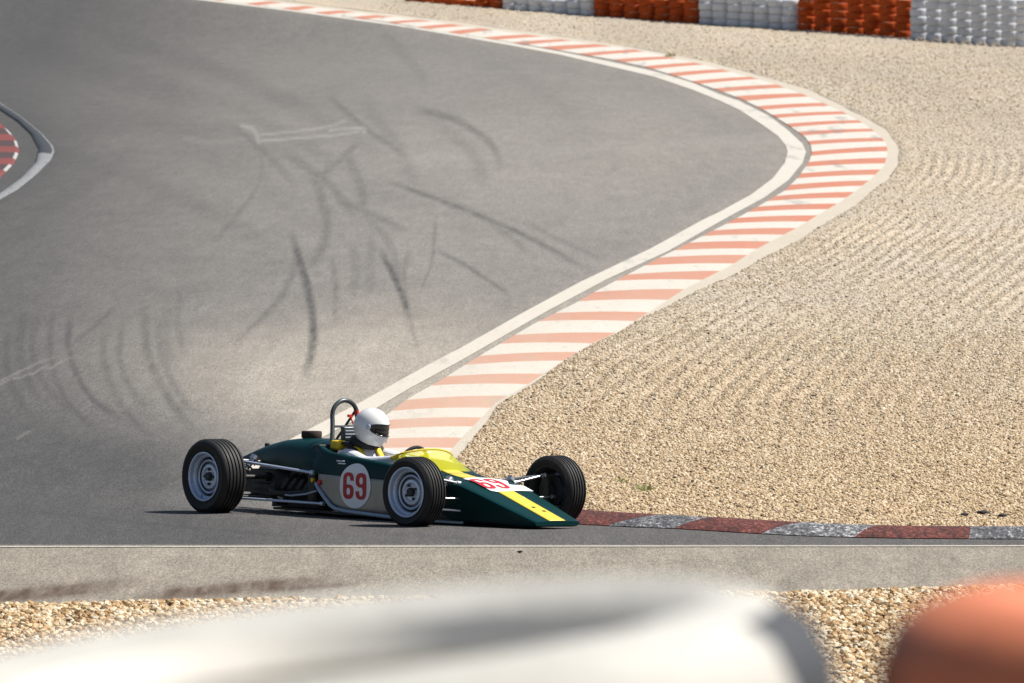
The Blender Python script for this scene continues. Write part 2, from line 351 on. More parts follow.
SK = [([(290,228),(300,262),(308,290),(313,320),(312,350),(303,384)],6.5,.62),([(294,240),(305,270),(311,300),(316,330)],3,.4),
 ([(379,248),(392,272),(402,295),(411,322)],5.5,.62),([(378,178),(420,193),(460,208),(500,224),(540,243),(570,260),(596,275)],4,.42),
 ([(436,250),(460,262),(485,278),(512,297)],3.6,.40),([(410,108),(450,118),(478,133),(495,150),(501,172)],6,.36),
 ([(325,92),(365,128),(395,148),(412,165)],5,.30),([(362,138),(340,160),(315,180)],5,.26),([(308,166),(322,200),(327,228),(318,255),(300,275)],8,.30),
 ([(262,150),(260,180),(245,205),(212,245)],4,.18),([(73,308),(68,340),(75,370),(90,396),(110,412),(128,424)],5,.46),([(70,345),(90,330),(120,303)],4,.30),
 ([(26,305),(20,345),(28,380),(45,408)],7,.22),([(122,318),(120,360),(132,390),(152,412)],5,.26),([(145,295),(147,350),(165,392),(185,420),(204,440)],7,.32),
 ([(42,305),(32,345),(42,380),(65,405),(102,428)],6,.22),([(302,245),(285,290),(260,320),(230,345)],6,.22),([(436,212),(432,260),(418,296)],2.5,.24),
 ([(372,230),(369,300)],8,.14),([(0,511),(60,514),(120,521),(220,530),(310,538)],2.6,.32),([(380,533),(500,541)],2,.2),([(522,220),(560,240),(610,262)],4,.17),
 ([(60,90),(200,150),(330,230)],16,.08),([(120,60),(260,120),(420,215)],10,.07),([(330,196),(372,215),(410,232)],6,.22),([(345,150),(362,190),(360,215)],8,.20),
 ([(10,330),(6,360),(16,395),(36,420)],6,.25),([(56,300),(50,340),(58,385),(84,420),(112,438)],5,.24),([(105,325),(104,360),(118,400),(140,428),(160,440)],6,.28),([(160,310),(160,350),(178,392),(200,420)],6,.22),([(182,280),(178,320),(186,360)],7,.16),
 ([(330,250),(336,290),(334,330)],5,.2),([(352,240),(356,270),(352,300)],8,.16),([(410,245),(404,280),(412,330),(424,360)],4,.2),([(450,200),(490,222),(540,262)],5,.14),([(355,205),(390,245),(400,300)],6,.18),([(280,150),(330,185),(362,230)],7,.2),([(225,120),(262,150),(300,190)],6,.16),([(430,120),(470,150),(486,190)],9,.14),([(360,100),(400,150),(420,200)],10,.12),
 ([(0,140),(140,180),(300,260)],14,.10),([(80,30),(240,80),(400,160)],14,.12),([(0,40),(100,70),(220,110)],22,.14),([(60,130),(160,120),(260,150)],20,.10),([(0,470),(150,460),(300,470)],24,.12),([(470,60),(540,90),(600,140)],12,.06),
 ([(375,30),(405,55),(430,90)],9,.12),([(100,300),(200,290),(330,250)],12,.06),([(0,250),(60,200),(150,140)],14,.10),([(170,300),(165,340),(172,370)],9,.14)]
for pl, w, s_ in SK:
    s_ = min(.8, s_ * (1.3 if s_ > .25 else 1.65))
    d, tt = dist_poly(smooth_pl(pl)); f = np.minimum(1, np.minimum(tt / 0.16, (1 - tt) / 0.2))
    rub = np.maximum(rub, s_ * np.exp(-(d / (w * 0.66)) ** 3) * np.clip(f, 0, 1) + rub * 0.35)
scr = np.zeros(PU.shape)
for pl, w, s_ in [([(242,126),(254,130),(259,142)],2.0,.22),([(256,135),(300,131),(330,126),(345,121)],1.1,.2),([(258,141),(300,138),(345,134),(360,131)],1.1,.24),([(330,130),(362,128),(364,132)],1.5,.24),([(185,139),(215,142),(245,139)],1.6,.07),([(405,160),(600,148),(780,140)],6,.06)]:
    d, tt = dist_poly(smooth_pl(pl)); scr = np.maximum(scr, s_ * np.exp(-(d / w) ** 2))
crk = RNG.normal(0, 1.1, 40)
for pl in ([(x, 384 - x * 0.36 + crk[i % 40] + (2 if i % 5 == 0 else 0)) for i, x in enumerate(range(-8, 122, 6))], [(18, 438), (26, 433), (37, 429)], [(0, 381), (40, 362), (72, 352)]):
    d, tt = dist_poly(pl); scr = np.maximum(scr, 0.17 * np.exp(-(d / 1.0) ** 2) * np.clip(np.minimum(1, (1 - tt) / .5), 0, 1))
brn = np.zeros(PU.shape)
for pl, w, s_ in [([(-160,612),(0,597),(60,591),(120,585),(172,579)],6.2,1.0),([(-160,607),(0,593),(60,587),(110,583)],3,.7),([(130,599),(200,591),(270,586),(350,580)],5.6,1.0),([(230,592),(300,588),(380,582)],3,.6)]:
    d, tt = dist_poly(smooth_pl(pl)); f = np.clip(np.minimum(1, np.minimum((tt + .05) / 0.25, (1 - tt) / .3)), 0, 1); brn = np.maximum(brn, np.minimum(1, 1.5 * s_ * np.exp(-(d / w) ** 2)) * f)
# brightness of the worn surface
bl = lambda cx, cy, rx, ry: np.exp(-(((PU - cx) / rx) ** 2 + ((PV - cy) / ry) ** 2))
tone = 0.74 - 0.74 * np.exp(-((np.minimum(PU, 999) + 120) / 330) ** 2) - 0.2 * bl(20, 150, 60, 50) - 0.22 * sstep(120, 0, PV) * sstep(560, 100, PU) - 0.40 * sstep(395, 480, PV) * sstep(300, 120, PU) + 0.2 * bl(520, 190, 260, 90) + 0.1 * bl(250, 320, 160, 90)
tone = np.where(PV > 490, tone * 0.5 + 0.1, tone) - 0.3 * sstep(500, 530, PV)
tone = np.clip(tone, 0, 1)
dust_haze = 0.85 * bl(335, 395, 110, 42) + 0.5 * bl(420, 345, 100, 40) + 0.25 * bl(250, 360, 150, 40) + 0.12 * bl(650, 150, 160, 60)  # dust lying behind the car plus airborne haze painted into the asphalt colour
dust_haze = np.clip(dust_haze + 0.10 * sstep(40, 0, WL(np.clip(PV, 0, 480)) - PU), 0, 0.7) * sstep(470, 430, PV)
PVc = np.clip(PV, 0, 470); gap = (PU > WR(PVc) - 3) & (PU < KL(PVc) + 6) & (PV < 474)
dust_haze = np.where(gap, np.maximum(dust_haze, 0.15 + 0.5 * sstep(150, 400, PV)), dust_haze)
vrg = sstep(544.6, 546.6, PV)
def color_attr(me, name, r, g_, b, a):
    ca = me.color_attributes.new(name, 'FLOAT_COLOR', 'POINT'); ca.data.foreach_set("color", np.stack([r, g_, b, a], -1).astype(np.float32).ravel())
color_attr(me, "marks", rub, dust_haze, vrg, scr); color_attr(me, "tone", tone, brn, tone * 0, tone * 0 + 1)
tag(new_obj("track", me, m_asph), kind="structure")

def ribbon(name, fl, fr, y0, y1, m, dz, step=1.0, n=2, arch=0.0):
    yy = np.arange(y0, y1 + step / 2, step); rows = []
    for k in range(n):
        s_ = k / (n - 1); a = P(fl(yy), yy); b = P(fr(yy), yy); q = a * (1 - s_) + b * s_
        q[:, 2] = g(q[:, 0], q[:, 1]) + dz + arch * math.sin(PI * s_); rows.append(q)
    V = np.stack(rows, 1).reshape(-1, 3)
    return tag(new_obj(name, np_mesh(name, V, grid_faces(len(yy), n)[:, ::-1]), m), kind="structure")
ribbon("edge_line", WL, WR, -6, 470, m_line, 0.006)
ribbon("kerb_border", lambda y: KR(y) - 1.0, lambda y: GE(y) + 1.5, -6, 470, m_conc, 0.012)
xx = np.arange(-500, 1500, 20.0); a = P(xx, xx * 0 + 547.6 - 0.0006 * xx, 0.005); b = P(xx, xx * 0 + 546.6 - 0.0006 * xx, 0.005)
V = np.stack([a, b], 1).reshape(-1, 3); tag(new_obj("pit_line", np_mesh("pit_line", V, grid_faces(len(xx), 2)), m_thin), kind="structure")
bpy.data.objects["pit_line"].name = "boundary_line"

# painted kerb: orange and white bands over a low arched profile
BANDS = [(-6,-4.6,-8,-6.6),(-.6,.8,-3,-1.6),(4.2,5.6,1.8,3.2),(8.8,10.6,6.4,7.8),(13,14.6,11,12.6),(17.8,19.4,15.6,17.2),(22.4,23.6,20.2,21.8),(27.4,29.2,24.4,26.4),(32.4,34.4,28.6,30.2),(38,40,35,37),(42.8,45,39.7,41),(47.5,50.3,44.5,46.6),(54,56,50,51.8),(60.2,62.2,57,58.6),(67,69.2,63.2,64.8),(74,76.4,69.8,71.8),(81.8,84,77.4,79.2),(89.2,92,85.2,87.8),(97,101,94,96.7),(107,110,103.5,106),(115.5,118.2,112,114.3),(124.5,127.4,120.8,122.9),(132.7,135.8,129.4,131.5),(141.8,145,138.5,141.5),(152.3,156,147.2,151.4),(162.8,167,158.5,163.7),(174.3,178.7,170.2,175),(185.7,191,181.3,186),(197,201.5,192.7,198),(207.7,212.4,204.5,209.6),(219,224,216.4,222),(231.4,236.5,229,235.2),(243.7,250.8,242.5,249.2),(258.7,266,256,264),(275.4,281.5,271.8,280.6),(293,302,290,300.6),(314,322,313.3,322),(336,344.5,333.7,344.4),(357,366,353,361.6),(377.5,386.5,375,385.2),(401,411.8,397,408.8),(422,432,418.6,427.4),(442,451.5,439,449),(462,470,459,469),(478,478.5,478,478.5)]
BANDS = [(a - e, b + e, c_ - e, d_ + e) for (a, b, c_, d_) in BANDS for e in (0.12 if a < 60 else 0.3 if a < 260 else 0.1,)]
bnd = [q for b in BANDS for q in ((b[0], b[2]), (b[1], b[3]))]
V = []; Q = []; MI = []; NC = 9; SUB = 3
for i in range(len(bnd) - 1):
    base = len(V)
    for r in range(SUB + 1):
        s_ = r / SUB; yl = bnd[i][0] * (1 - s_) + bnd[i+1][0] * s_; yr = bnd[i][1] * (1 - s_) + bnd[i+1][1] * s_
        A = P(KL(yl), yl); B = P(KR(yr), yr)
        for k in range(NC):
            u = k / (NC - 1); q = A * (1 - u) + B * u
            V.append((q[0], q[1], float(g(q[0], q[1])) + 0.010 + 0.013 * math.sin(PI * min(1, u * 1.0)) ** 0.8))
    for r in range(SUB):
        for k in range(NC - 1):
            j = base + r * NC + k; Q.append((j + NC, j + NC + 1, j + 1, j)); MI.append(0 if i % 2 == 0 else 1)
me = np_mesh("striped_kerb", V, Q); me.polygons.foreach_set("material_index", MI)
tag(new_obj("kerb", me, [m_orange, m_white]), kind="structure")

# worn raised kerb at the apex, in front of the gravel
FE = np.array([(480,517),(540,522),(583,525),(630,527.3),(677,529),(733,532.6),(790,535.8),(852,537.8),(918,539),(1024,539.5),(1120,539.6),(1260,539)], float)
fx = np.arange(480, 1260, 3.0); fy = np.interp(fx, FE[:, 0], FE[:, 1]); fy = np.convolve(np.r_[[fy[0]] * 8, fy, [fy[-1]] * 8], np.ones(17) / 17, 'valid')
A = P(fx, fy); d = np.gradient(A[:, :2], axis=0); d /= np.linalg.norm(d, axis=1)[:, None]; nrm = np.stack([-d[:, 1], d[:, 0]], -1)
prof = [(0, 0.006), (0.05, 0.024), (0.15, 0.044), (0.28, 0.064), (0.40, 0.072), (0.46, 0.070), (0.50, 0.05), (0.52, 0.0)]
V = []
for i in range(len(A)):
    for (o_, h_) in prof:
        q = A[i, :2] + nrm[i] * o_; V.append((q[0], q[1], float(g(q[0], q[1])) + h_))
Q = grid_faces(len(A), len(prof)); cuts = [530, 607, 672, 759, 854, 968, 1075, 1200]
MI = []
for i in range(len(A) - 1):
    for k in range(len(prof) - 1): MI.append((np.searchsorted(cuts, fx[i])) % 2)
me = np_mesh("apex_kerb", V, Q); me.polygons.foreach_set("material_index", MI)
tag(new_obj("apex_kerb", me, [m_kgrey, m_kred]), kind="structure")
KB = A[:, :2] + nrm * 0.515          # back edge of that kerb, where the gravel starts

# kerb of the opposite corner at the left edge
OUT = edge([(-60,78),(-30,90),(0,103),(22.8,118),(42,134),(52.7,146),(54.5,151.5),(51,160),(35,176),(17.6,190),(0,199.8),(-40,219)])
INN = edge([(-60,86),(-30,97),(0,110),(17.6,121.6),(31.6,134.8),(39.5,149.8),(36,163.8),(21,179.6),(0,194.6),(-40,213)])
yy = np.arange(80, 214, 1.0); V = []
for y in yy:
    o_ = float(OUT(y)); i_ = float(INN(min(max(y, 86.5), 212))) if y > 86 else o_ - 12
    i_ = min(i_, o_ - 3)
    for s_, h_ in ((0, .006), (.14, .018), (.3, .03), (.7, .045), (1, .03), (1.06, .006)):
        q = P(o_ + (i_ - o_) * s_, y); V.append((q[0], q[1], q[2] + h_))
Q = grid_faces(len(yy), 6); MI = []
for i in range(len(yy) - 1):
    for k in range(5): MI.append(1 if (k == 0 or (yy[i] > 154 and k < 4)) else 0)
me = np_mesh("inner_kerb", V, Q); me.polygons.foreach_set("material_index", MI)
tag(new_obj("inner_kerb", me, [m_idark, m_ipale]), kind="structure")
RO = edge([(-50,98),(-20,113),(0,123.4),(8.8,131.3),(16.7,141),(19.3,151.5),(14,163.8),(0,178),(-30,195),(-50,204)])
yy = np.arange(100, 203, 1.0); V = []; MI = []
for y in yy:
    o_ = float(RO(y))
    for s_, h_ in ((0, .005), (1.6, .028), (3.0, .035), (70, .036)):
        q = P(o_ - s_, y); V.append((q[0], q[1], q[2] + h_))
for i in range(len(yy) - 1):
    b_ = int((yy[i] + 2) // 6) % 2
    for k in range(3): MI.append((0 if b_ else 1) if k < 2 else (0 if b_ else 2))
me = np_mesh("inner_rumble_strip", V, grid_faces(len(yy), 4)); me.polygons.foreach_set("material_index", MI)
tag(new_obj("inner_kerb_stripes", me, [m_ired, m_iwhite, m_idirt]), kind="structure")

# ------------------------------------------------------------------ gravel trap
gy = np.arange(-14, 470, 1.5); ge = P(GE(gy), gy)
kb = KB[(KB[:, 1] < 84.5)]
allc = np.concatenate([ge[:, :2], kb]); allc = allc[np.argsort(allc[:, 1])]
far_f = lambda Y: np.interp(Y, ge[::-1, 1], ge[::-1, 0]); ko = np.argsort(KB[:, 1])
near_f = lambda Y: np.interp(Y, KB[ko, 1], KB[ko, 0])
Y_t0, Y_t1 = KB[:, 1].max() - 0.15, KB[:, 1].max() + 4
def cedge(Y):
    Y = np.asarray(Y, float); w = sstep(Y_t0, Y_t1, Y)
    return near_f(np.minimum(Y, KB[:, 1].max())) * (1 - w) + far_f(np.maximum(Y, ge[:, 1].min())) * w
vv = np.concatenate([np.arange(548, 330, -0.6), np.arange(330, -40, -0.7)]); rowsY = P(vv * 0 + 700, vv)[:, 1]
rowsY = np.concatenate([rowsY, [380, 420]])
uu = np.concatenate([np.arange(0, 14, 0.04), np.arange(14, 24, 0.12), [26, 30, 40, 60, 90]])
RY, UU = np.meshgrid(rowsY, uu, indexing='ij'); RX = cedge(RY) + UU
def groove(X, Y, U):
    amp = 0.0155 * sstep(88, 104, Y) * (0.64 + 0.36 * np.sin(X * 0.9 + Y * 0.07 + 1.4 * np.sin(Y * 0.05 - X * 0.35))) * sstep(0.1, 0.6, U)
    lam = 0.22
    wob = 0.016 * np.sin(Y * 0.35 + X * 1.3) + 0.025 * np.sin(Y * 0.07 - X * 1.5) + 0.012 * np.sin(Y * 0.9 + X * 4.1)
    return amp * np.sin(2 * PI * (U + wob) / lam) + 0.012 * np.sin(X * 2.3 + Y * 0.31) * np.sin(Y * 0.17 - X)
def gz(X, Y, U):
    return g(X, Y) + 0.040 + groove(X, Y, U) - 0.030 * np.exp(-U / 0.05) * sstep(84, 90, Y)
V = np.stack([RX, RY, gz(RX, RY, UU)], -1).reshape(-1, 3)
me = np_mesh("gravel_trap", V, grid_faces(len(rowsY), len(uu)))
uvl = me.uv_layers.new(name="UVMap"); li = np.empty(len(me.loops), np.int32); me.loops.foreach_get("vertex_index", li)
uvl.data.foreach_set("uv", np.stack([UU.ravel()[li], RY.ravel()[li]], -1).astype(np.float32).ravel())
tag(new_obj("gravel_trap", me, m_grav), kind="structure")

# paved verge ends, loose stones along the bottom of the picture
VB = np.array([(-400,615),(0,610),(90,609),(150,607),(260,605),(420,603),(620,599),(810,598),(900,595),(1024,591),(1400,580)], float)
vx = np.arange(-400, 1400, 10.0); vb = P(vx, np.interp(vx, VB[:, 0], VB[:, 1]))
rows = [0, .3, .7, 1.2, 2, 3, 4.5, 6, 8, 10]
V = np.array([[(p[0], p[1] - r, g(p[0], p[1] - r) + 0.012 + min(0.03, r * 0.1)) for p in vb] for r in rows]).reshape(-1, 3)
tag(new_obj("gravel_verge", np_mesh("gravel_verge", V, grid_faces(len(rows), len(vx))[:, ::-1]), m_grav), kind="structure")

def stones(name, pts, size, m, label, seed):
    me = bpy.data.meshes.new(name); n = len(pts); me.vertices.add(n); me.vertices.foreach_set("co", np.asarray(pts, np.float32).ravel())
    r = np.random.default_rng(seed)
    a = me.attributes.new("stone_scale", 'FLOAT_VECTOR', 'POINT'); sc = size[:, None] * np.stack([r.uniform(.75, 1.35, n), r.uniform(.75, 1.35, n), r.uniform(.5, .95, n)], -1)
    a.data.foreach_set("vector", sc.astype(np.float32).ravel())
    a = me.attributes.new("stone_turn", 'FLOAT_VECTOR', 'POINT'); a.data.foreach_set("vector", np.stack([r.uniform(-.7, .7, n), r.uniform(-.7, .7, n), r.uniform(0, 6.28, n)], -1).astype(np.float32).ravel())
    a = me.attributes.new("tint", 'FLOAT', 'POINT'); a.data.foreach_set("value", r.uniform(0, 1, n).astype(np.float32))
    o = new_obj(name, me, m)
    ng = bpy.data.node_groups.new(name + "_nodes", 'GeometryNodeTree')
    ng.interface.new_socket("Geometry", in_out='INPUT', socket_type='NodeSocketGeometry'); ng.interface.new_socket("Geometry", in_out='OUTPUT', socket_type='NodeSocketGeometry')
    N = ng.nodes; gi = N.new("NodeGroupInput"); go = N.new("NodeGroupOutput")
    ico = N.new("GeometryNodeMeshIcoSphere"); ico.inputs["Radius"].default_value = 0.5; ico.inputs["Subdivisions"].default_value = 1
    sm = N.new("GeometryNodeSetMaterial"); sm.inputs["Material"].default_value = m; ng.links.new(ico.outputs[0], sm.inputs[0])
    ip = N.new("GeometryNodeInstanceOnPoints"); ng.links.new(gi.outputs[0], ip.inputs["Points"]); ng.links.new(sm.outputs[0], ip.inputs["Instance"])
    for nm, sk, ty in (("stone_scale", "Scale", 'FLOAT_VECTOR'), ("stone_turn", "Rotation", 'FLOAT_VECTOR')):
        na = N.new("GeometryNodeInputNamedAttribute"); na.data_type = ty; na.inputs[0].default_value = nm
        if sk == "Rotation":
            er = N.new("FunctionNodeEulerToRotation"); ng.links.new(na.outputs[0], er.inputs[0]); ng.links.new(er.outputs[0], ip.inputs[sk])
        else: ng.links.new(na.outputs[0], ip.inputs[sk])
    ng.links.new(ip.outputs[0], go.inputs[0])
    md = o.modifiers.new("stones", 'NODES'); md.node_group = ng
    return tag(o, label, "gravel", kind="stuff")

pts = []; sz = []
for (y0, y1, dens, s0, s1) in ((77.5, 95, 760, .015, .037), (95, 118, 420, .014, .036), (118, 150, 190, .013, .036), (150, 230, 75, .015, .040), (230, 350, 30, .025, .06)):
    xm = 560 / F * y1 + 0.5; n = int((y1 - y0) * (xm + 4) * dens)
    Y = RNG.uniform(y0, y1, n); X = RNG.uniform(-4, xm, n); U = X - cedge(Y)
    ok = (U > -0.03 - 0.05 * RNG.random(n) - 0.10 * (RNG.random(n) < 0.12) * RNG.random(n)) & (X / Y * F + CX < 1075) & ~((Y > KB[:, 1].max()) & (U < 0.02)); X, Y, U = X[ok], Y[ok], U[ok]
    s_ = s0 + (s1 - s0) * RNG.random(len(X)) ** 2.0
    pts.append(np.stack([X, Y, gz(X, Y, np.maximum(U, 0)) + s_ * 0.12], -1)); sz.append(s_)
pts = np.concatenate(pts); sz = np.concatenate(sz)
stones("gravel", pts, sz, m_stone, "loose tan stones raked over the gravel trap beside the kerb", 3)
n = 42000; X = RNG.uniform(-4.6, 4.6, n); r_ = 9.5 * RNG.random(n) ** 1.1 - 0.10 * RNG.random(n)
Y = np.interp(X, vb[:, 0], vb[:, 1]) - r_; s_ = .026 + .034 * RNG.random(n) ** 1.6
stones("verge_gravel", np.stack([X, Y, g(X, Y) + 0.012 + np.clip(r_ * 0.1, 0, .03) + s_ * .2], -1), s_, m_stone2, "coarse cream and tan stones along the near edge of the paving", 5)

# ------------------------------------------------------------------ tyre wall in the distance
def rub_paint(name, col, col2, sc=6):
    return mat(name, col, 0.9, spec=0.08, var=0.3, vscale=sc, col2=col2, bump=0.003, bscale=30)
m_tw = rub_paint("white_tyre_paint", (0.66, 0.68, 0.71), (0.52, 0.54, 0.57)); m_to = rub_paint("orange_tyre_paint", (0.44, 0.082, 0.018), (0.30, 0.05, 0.012))
m_tk = mat("tyre_rubber_dark", (0.03, 0.03, 0.032), 0.8)
TD, TH = 0.62, 0.232
prof = [(-.09, .17), (-.108, .2), (-.114, .245), (-.110, .287), (-.096, .301), (-.05, .308), (0, .31), (.05, .308), (.096, .301), (.110, .287), (.114, .245), (.108, .2), (.09, .17)]
def wall_mesh(m):
    mb = MB(); mb.lathe(prof, 20, axis='z'); mb.lathe([(-.085, .17), (0, .2), (.085, .17)], 20, axis='z'); o = mb.build("wall_tyre", m); me = o.data; bpy.data.objects.remove(o); return me
me_w, me_o = wall_mesh(m_tw), wall_mesh(m_to)
ORD = ["bottom", "second", "third", "fourth", "fifth", "sixth", "seventh", "eighth"]
NUM = ["first", "second", "third", "fourth", "fifth", "sixth", "seventh", "eighth", "ninth", "tenth", "eleventh", "twelfth"]
BASE = edge([(300, -7), (420, 3)]); bxp = [300, 420, 510, 597, 700, 800, 913, 1024, 1120]; byp = [-6, 3.2, 10.8, 17.4, 24.9, 31.4, 39.6, 48, 56]
BLK = [(408, 506, 'o', "leftmost orange block", 7), (506, 597, 'w', "left white block", 7), (597, 702, 'o', "middle orange block", 7), (702, 800, 'w', "middle white block", 7), (800, 914, 'o', "rightmost orange block", 7), (914, 1034, 'w', "rightmost white block", 8)]
for (x0, x1, c_, nm, nc) in BLK:
    for k in range(nc):
        px = x0 + (k + 0.5) * (x1 - x0) / nc; by = float(np.interp(px, bxp, byp)); q = P(px, by)
        ppm = F / q[1]; nr = min(8, int(by / (TH * ppm)) + 1)
        nr = max(nr, 1)
        for r in range(nr):
            o = bpy.data.objects.new("barrier_tyre", me_o if c_ == 'o' else me_w); COL.objects.link(o)
            o.location = (q[0] + RNG.normal(0, .014), q[1] + 0.31 + RNG.normal(0, .02), q[2] + 0.115 + r * TH); o.rotation_euler = (RNG.normal(0, .006), RNG.normal(0, .006), RNG.uniform(0, 6))
            o.scale = (1, 1, 1)
            tag(o, "tyre %s from the ground in the %s column of the far wall's %s" % (ORD[r] if r else "first", NUM[k], nm), "tyre", "painted tyres of the far tyre wall")

# ------------------------------------------------------------------ out-of-focus tyres in front of the camera
m_fw = mat("foreground_white_rubber", (0.47, 0.46, 0.42), 0.8, var=0.4, vscale=5, col2=(0.36, 0.345, 0.31), bump=0.004, bscale=40)
m_fk = mat("foreground_black_rubber", (0.045, 0.05, 0.058), 0.75, var=0.3, vscale=8, bump=0.004, bscale=40)
m_fi = mat("foreground_dusty_inner_rubber_lightened", (0.78, 0.74, 0.66), 0.9, var=0.2, vscale=6)  # pale dusty inner faces, colour lightened to make up for shade in the hollow
m_fo = mat("foreground_orange_rubber", (0.56, 0.185, 0.085), 0.65, var=0.35, vscale=5, col2=(0.44, 0.125, 0.055), bump=0.004, bscale=40)
def big_tyre(R, W, mats, tread_mat, blocks=36):
    mb = MB(); h = W / 2
    pr = [(-h * .55, R * .64), (-h * .82, R * .67), (-h * .98, R * .74), (-h, R * .82), (-h * .9, R * .90), (-h * .72, R * .965), (-h * .4, R), (-h * .1, R), (-h * .09, R - .012), (h * .09, R - .012), (h * .1, R), (h * .4, R), (h * .72, R * .965), (h * .9, R * .90), (h, R * .82), (h * .98, R * .74), (h * .82, R * .67), (h * .55, R * .64), (h * .1, R * .78), (-h * .1, R * .78)]
    nseg = 72
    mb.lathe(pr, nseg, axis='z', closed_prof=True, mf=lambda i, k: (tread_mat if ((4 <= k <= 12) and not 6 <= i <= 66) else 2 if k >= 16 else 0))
    # raised tread blocks round the shoulder
    for i in range(blocks):
        a = 2 * PI * i / 36; M = Matrix.Rotation(a, 4, 'Z')
        for sgn in (-1, 1):
            mb.box((R * .972, -.014, sgn * h * .52 - h * .13), (R + .006, .014, sgn * h * .52 + h * .13), (tread_mat if not 4 <= i <= 32 else 0), M)
    o = mb.build("stack_tyre", mats, angle=35); me = o.data; bpy.data.objects.remove(o); return me
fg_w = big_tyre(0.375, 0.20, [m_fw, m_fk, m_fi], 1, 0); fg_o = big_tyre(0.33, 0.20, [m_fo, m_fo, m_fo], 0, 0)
def fg_stack(me, X, Y, ztop, tilt, n, lab, cat, grp):
    zb = float(g(X, Y)); names = ["topmost", "second from the top", "third from the top", "fourth from the top", "fifth from the top", "lowest"]
    th = 0.2; tz = ztop - th / 2
    for i in range(n):
        o = bpy.data.objects.new("stack_tyre", me); COL.objects.link(o); k = max(0, 1 - i / 3)
        o.location = (X - math.sin(tilt[1]) * 0.0, Y, tz - i * th * 0.995); o.rotation_euler = (tilt[0] * k, tilt[1] * k, i * 0.7 + tilt[2])
        tag(o, lab % names[i if i < n - 1 or n < 3 else 5] if i else lab % "topmost", cat, grp)
PXM = F / 8.2
ZT = 3.82
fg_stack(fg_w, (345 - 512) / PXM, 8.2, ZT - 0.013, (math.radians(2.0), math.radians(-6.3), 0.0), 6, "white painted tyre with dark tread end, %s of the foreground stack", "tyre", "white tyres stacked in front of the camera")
fg_stack(fg_o, (1312 - 512) / PXM, 8.15, ZT + 0.012, (math.radians(1), math.radians(2), 0.0), 6, "orange painted tyre, %s of the stack in the bottom right corner", "tyre", "orange tyres stacked in front of the camera")

# ---- car, driver, small things
# ------------------------------------------------------------------ racing car (local: x forward, y left, z up; origin on the ground under the front axle)
m_green = mat("racing_green_paint", (0.0004, 0.027, 0.027), 0.40, coat=0.05, var=0.2, vscale=3, spec=0.12)
m_yellow = mat("yellow_paint", (0.74, 0.56, 0.05), 0.4, coat=0.3, var=0.08, vscale=6)
m_alu = mat("bare_aluminium_panel", (0.40, 0.37, 0.32), 0.48, metal=0.55, var=0.18, vscale=4)
m_tubeb = mat("pale_blue_frame_paint", (0.30, 0.38, 0.47), 0.4, metal=0.2, var=0.15)
m_steel = mat("silver_painted_steel", (0.54, 0.62, 0.76), 0.34, metal=0.4, var=0.15, vscale=12)
m_rimgap = mat("dark_recess_ring_steel", (0.07, 0.075, 0.085), 0.5, metal=0.3, var=0.3, vscale=10)  # near black steel for the recessed rings between the rim lips
m_chrome = mat("plated_steel", (0.62, 0.62, 0.62), 0.28, metal=0.9, var=0.2, vscale=20)
m_hoop = mat("grey_hoop_paint", (0.055, 0.07, 0.076), 0.35, metal=0.2, var=0.15)
m_tyre = mat("tyre_rubber", (0.009, 0.009, 0.010), 0.62, var=0.35, vscale=20, col2=(0.018, 0.017, 0.0165), spec=0.35, bump=0.0015, bscale=90)
m_black = mat("black_metal", (0.016, 0.016, 0.017), 0.55, var=0.4, vscale=14, col2=(0.03, 0.027, 0.024))
m_cast = mat("oily_cast_metal", (0.055, 0.052, 0.048), 0.55, metal=0.4, var=0.5, vscale=12, bump=0.002)
m_cloth_k = mat("black_trim", (0.015, 0.015, 0.016), 0.8)
m_decal = mat("white_decal", (0.80, 0.80, 0.81), 0.45, var=0.06)
m_red = mat("red_numerals", (0.42, 0.012, 0.022), 0.5)
m_redtag = mat("red_plastic", (0.5, 0.02, 0.015), 0.45)
m_copper = mat("brown_filter_foam", (0.035, 0.018, 0.011), 0.8, var=0.4, vscale=25)
m_ybelt = mat("yellow_webbing", (0.72, 0.50, 0.015), 0.6, var=0.12, vscale=30)
m_screen = mat("yellow_perspex", (0.66, 0.64, 0.02), 0.12, alpha=0.38, spec=0.6)

car = empty("racing_car", (0, 0, 0))
tag(car, "dark green open wheel racing car with yellow nose stripe and number 69", "racing car")
ryz = math.radians(1.3)
off = 0.668 * math.sin(ROLL)
car.location = (CAR_O[0], CAR_O[1], -off + 0.002); car.rotation_euler = Euler((-ROLL, 0, -CAR_T), 'XYZ')

def hw(x):       # half width of the tub
    return float(np.interp(x, [-1.7, -1.6, -1.2, -.8, -.4, 0, .1], [.33, .345, .37, .36, .335, .305, .30]))
def rim_z(x):
    return float(np.interp(x, [-1.66, -1.6, -1.5, -1.1, -.8, -.62, -.45], [.545, .525, .503, .47, .447, .425, .35]))
def side_y(x, z):
    w = hw(x); 
    if z < .12: w -= (.12 - z) ** 2 * 3.0
    return w - 0.9 * max(0, z - .33) ** 1.6
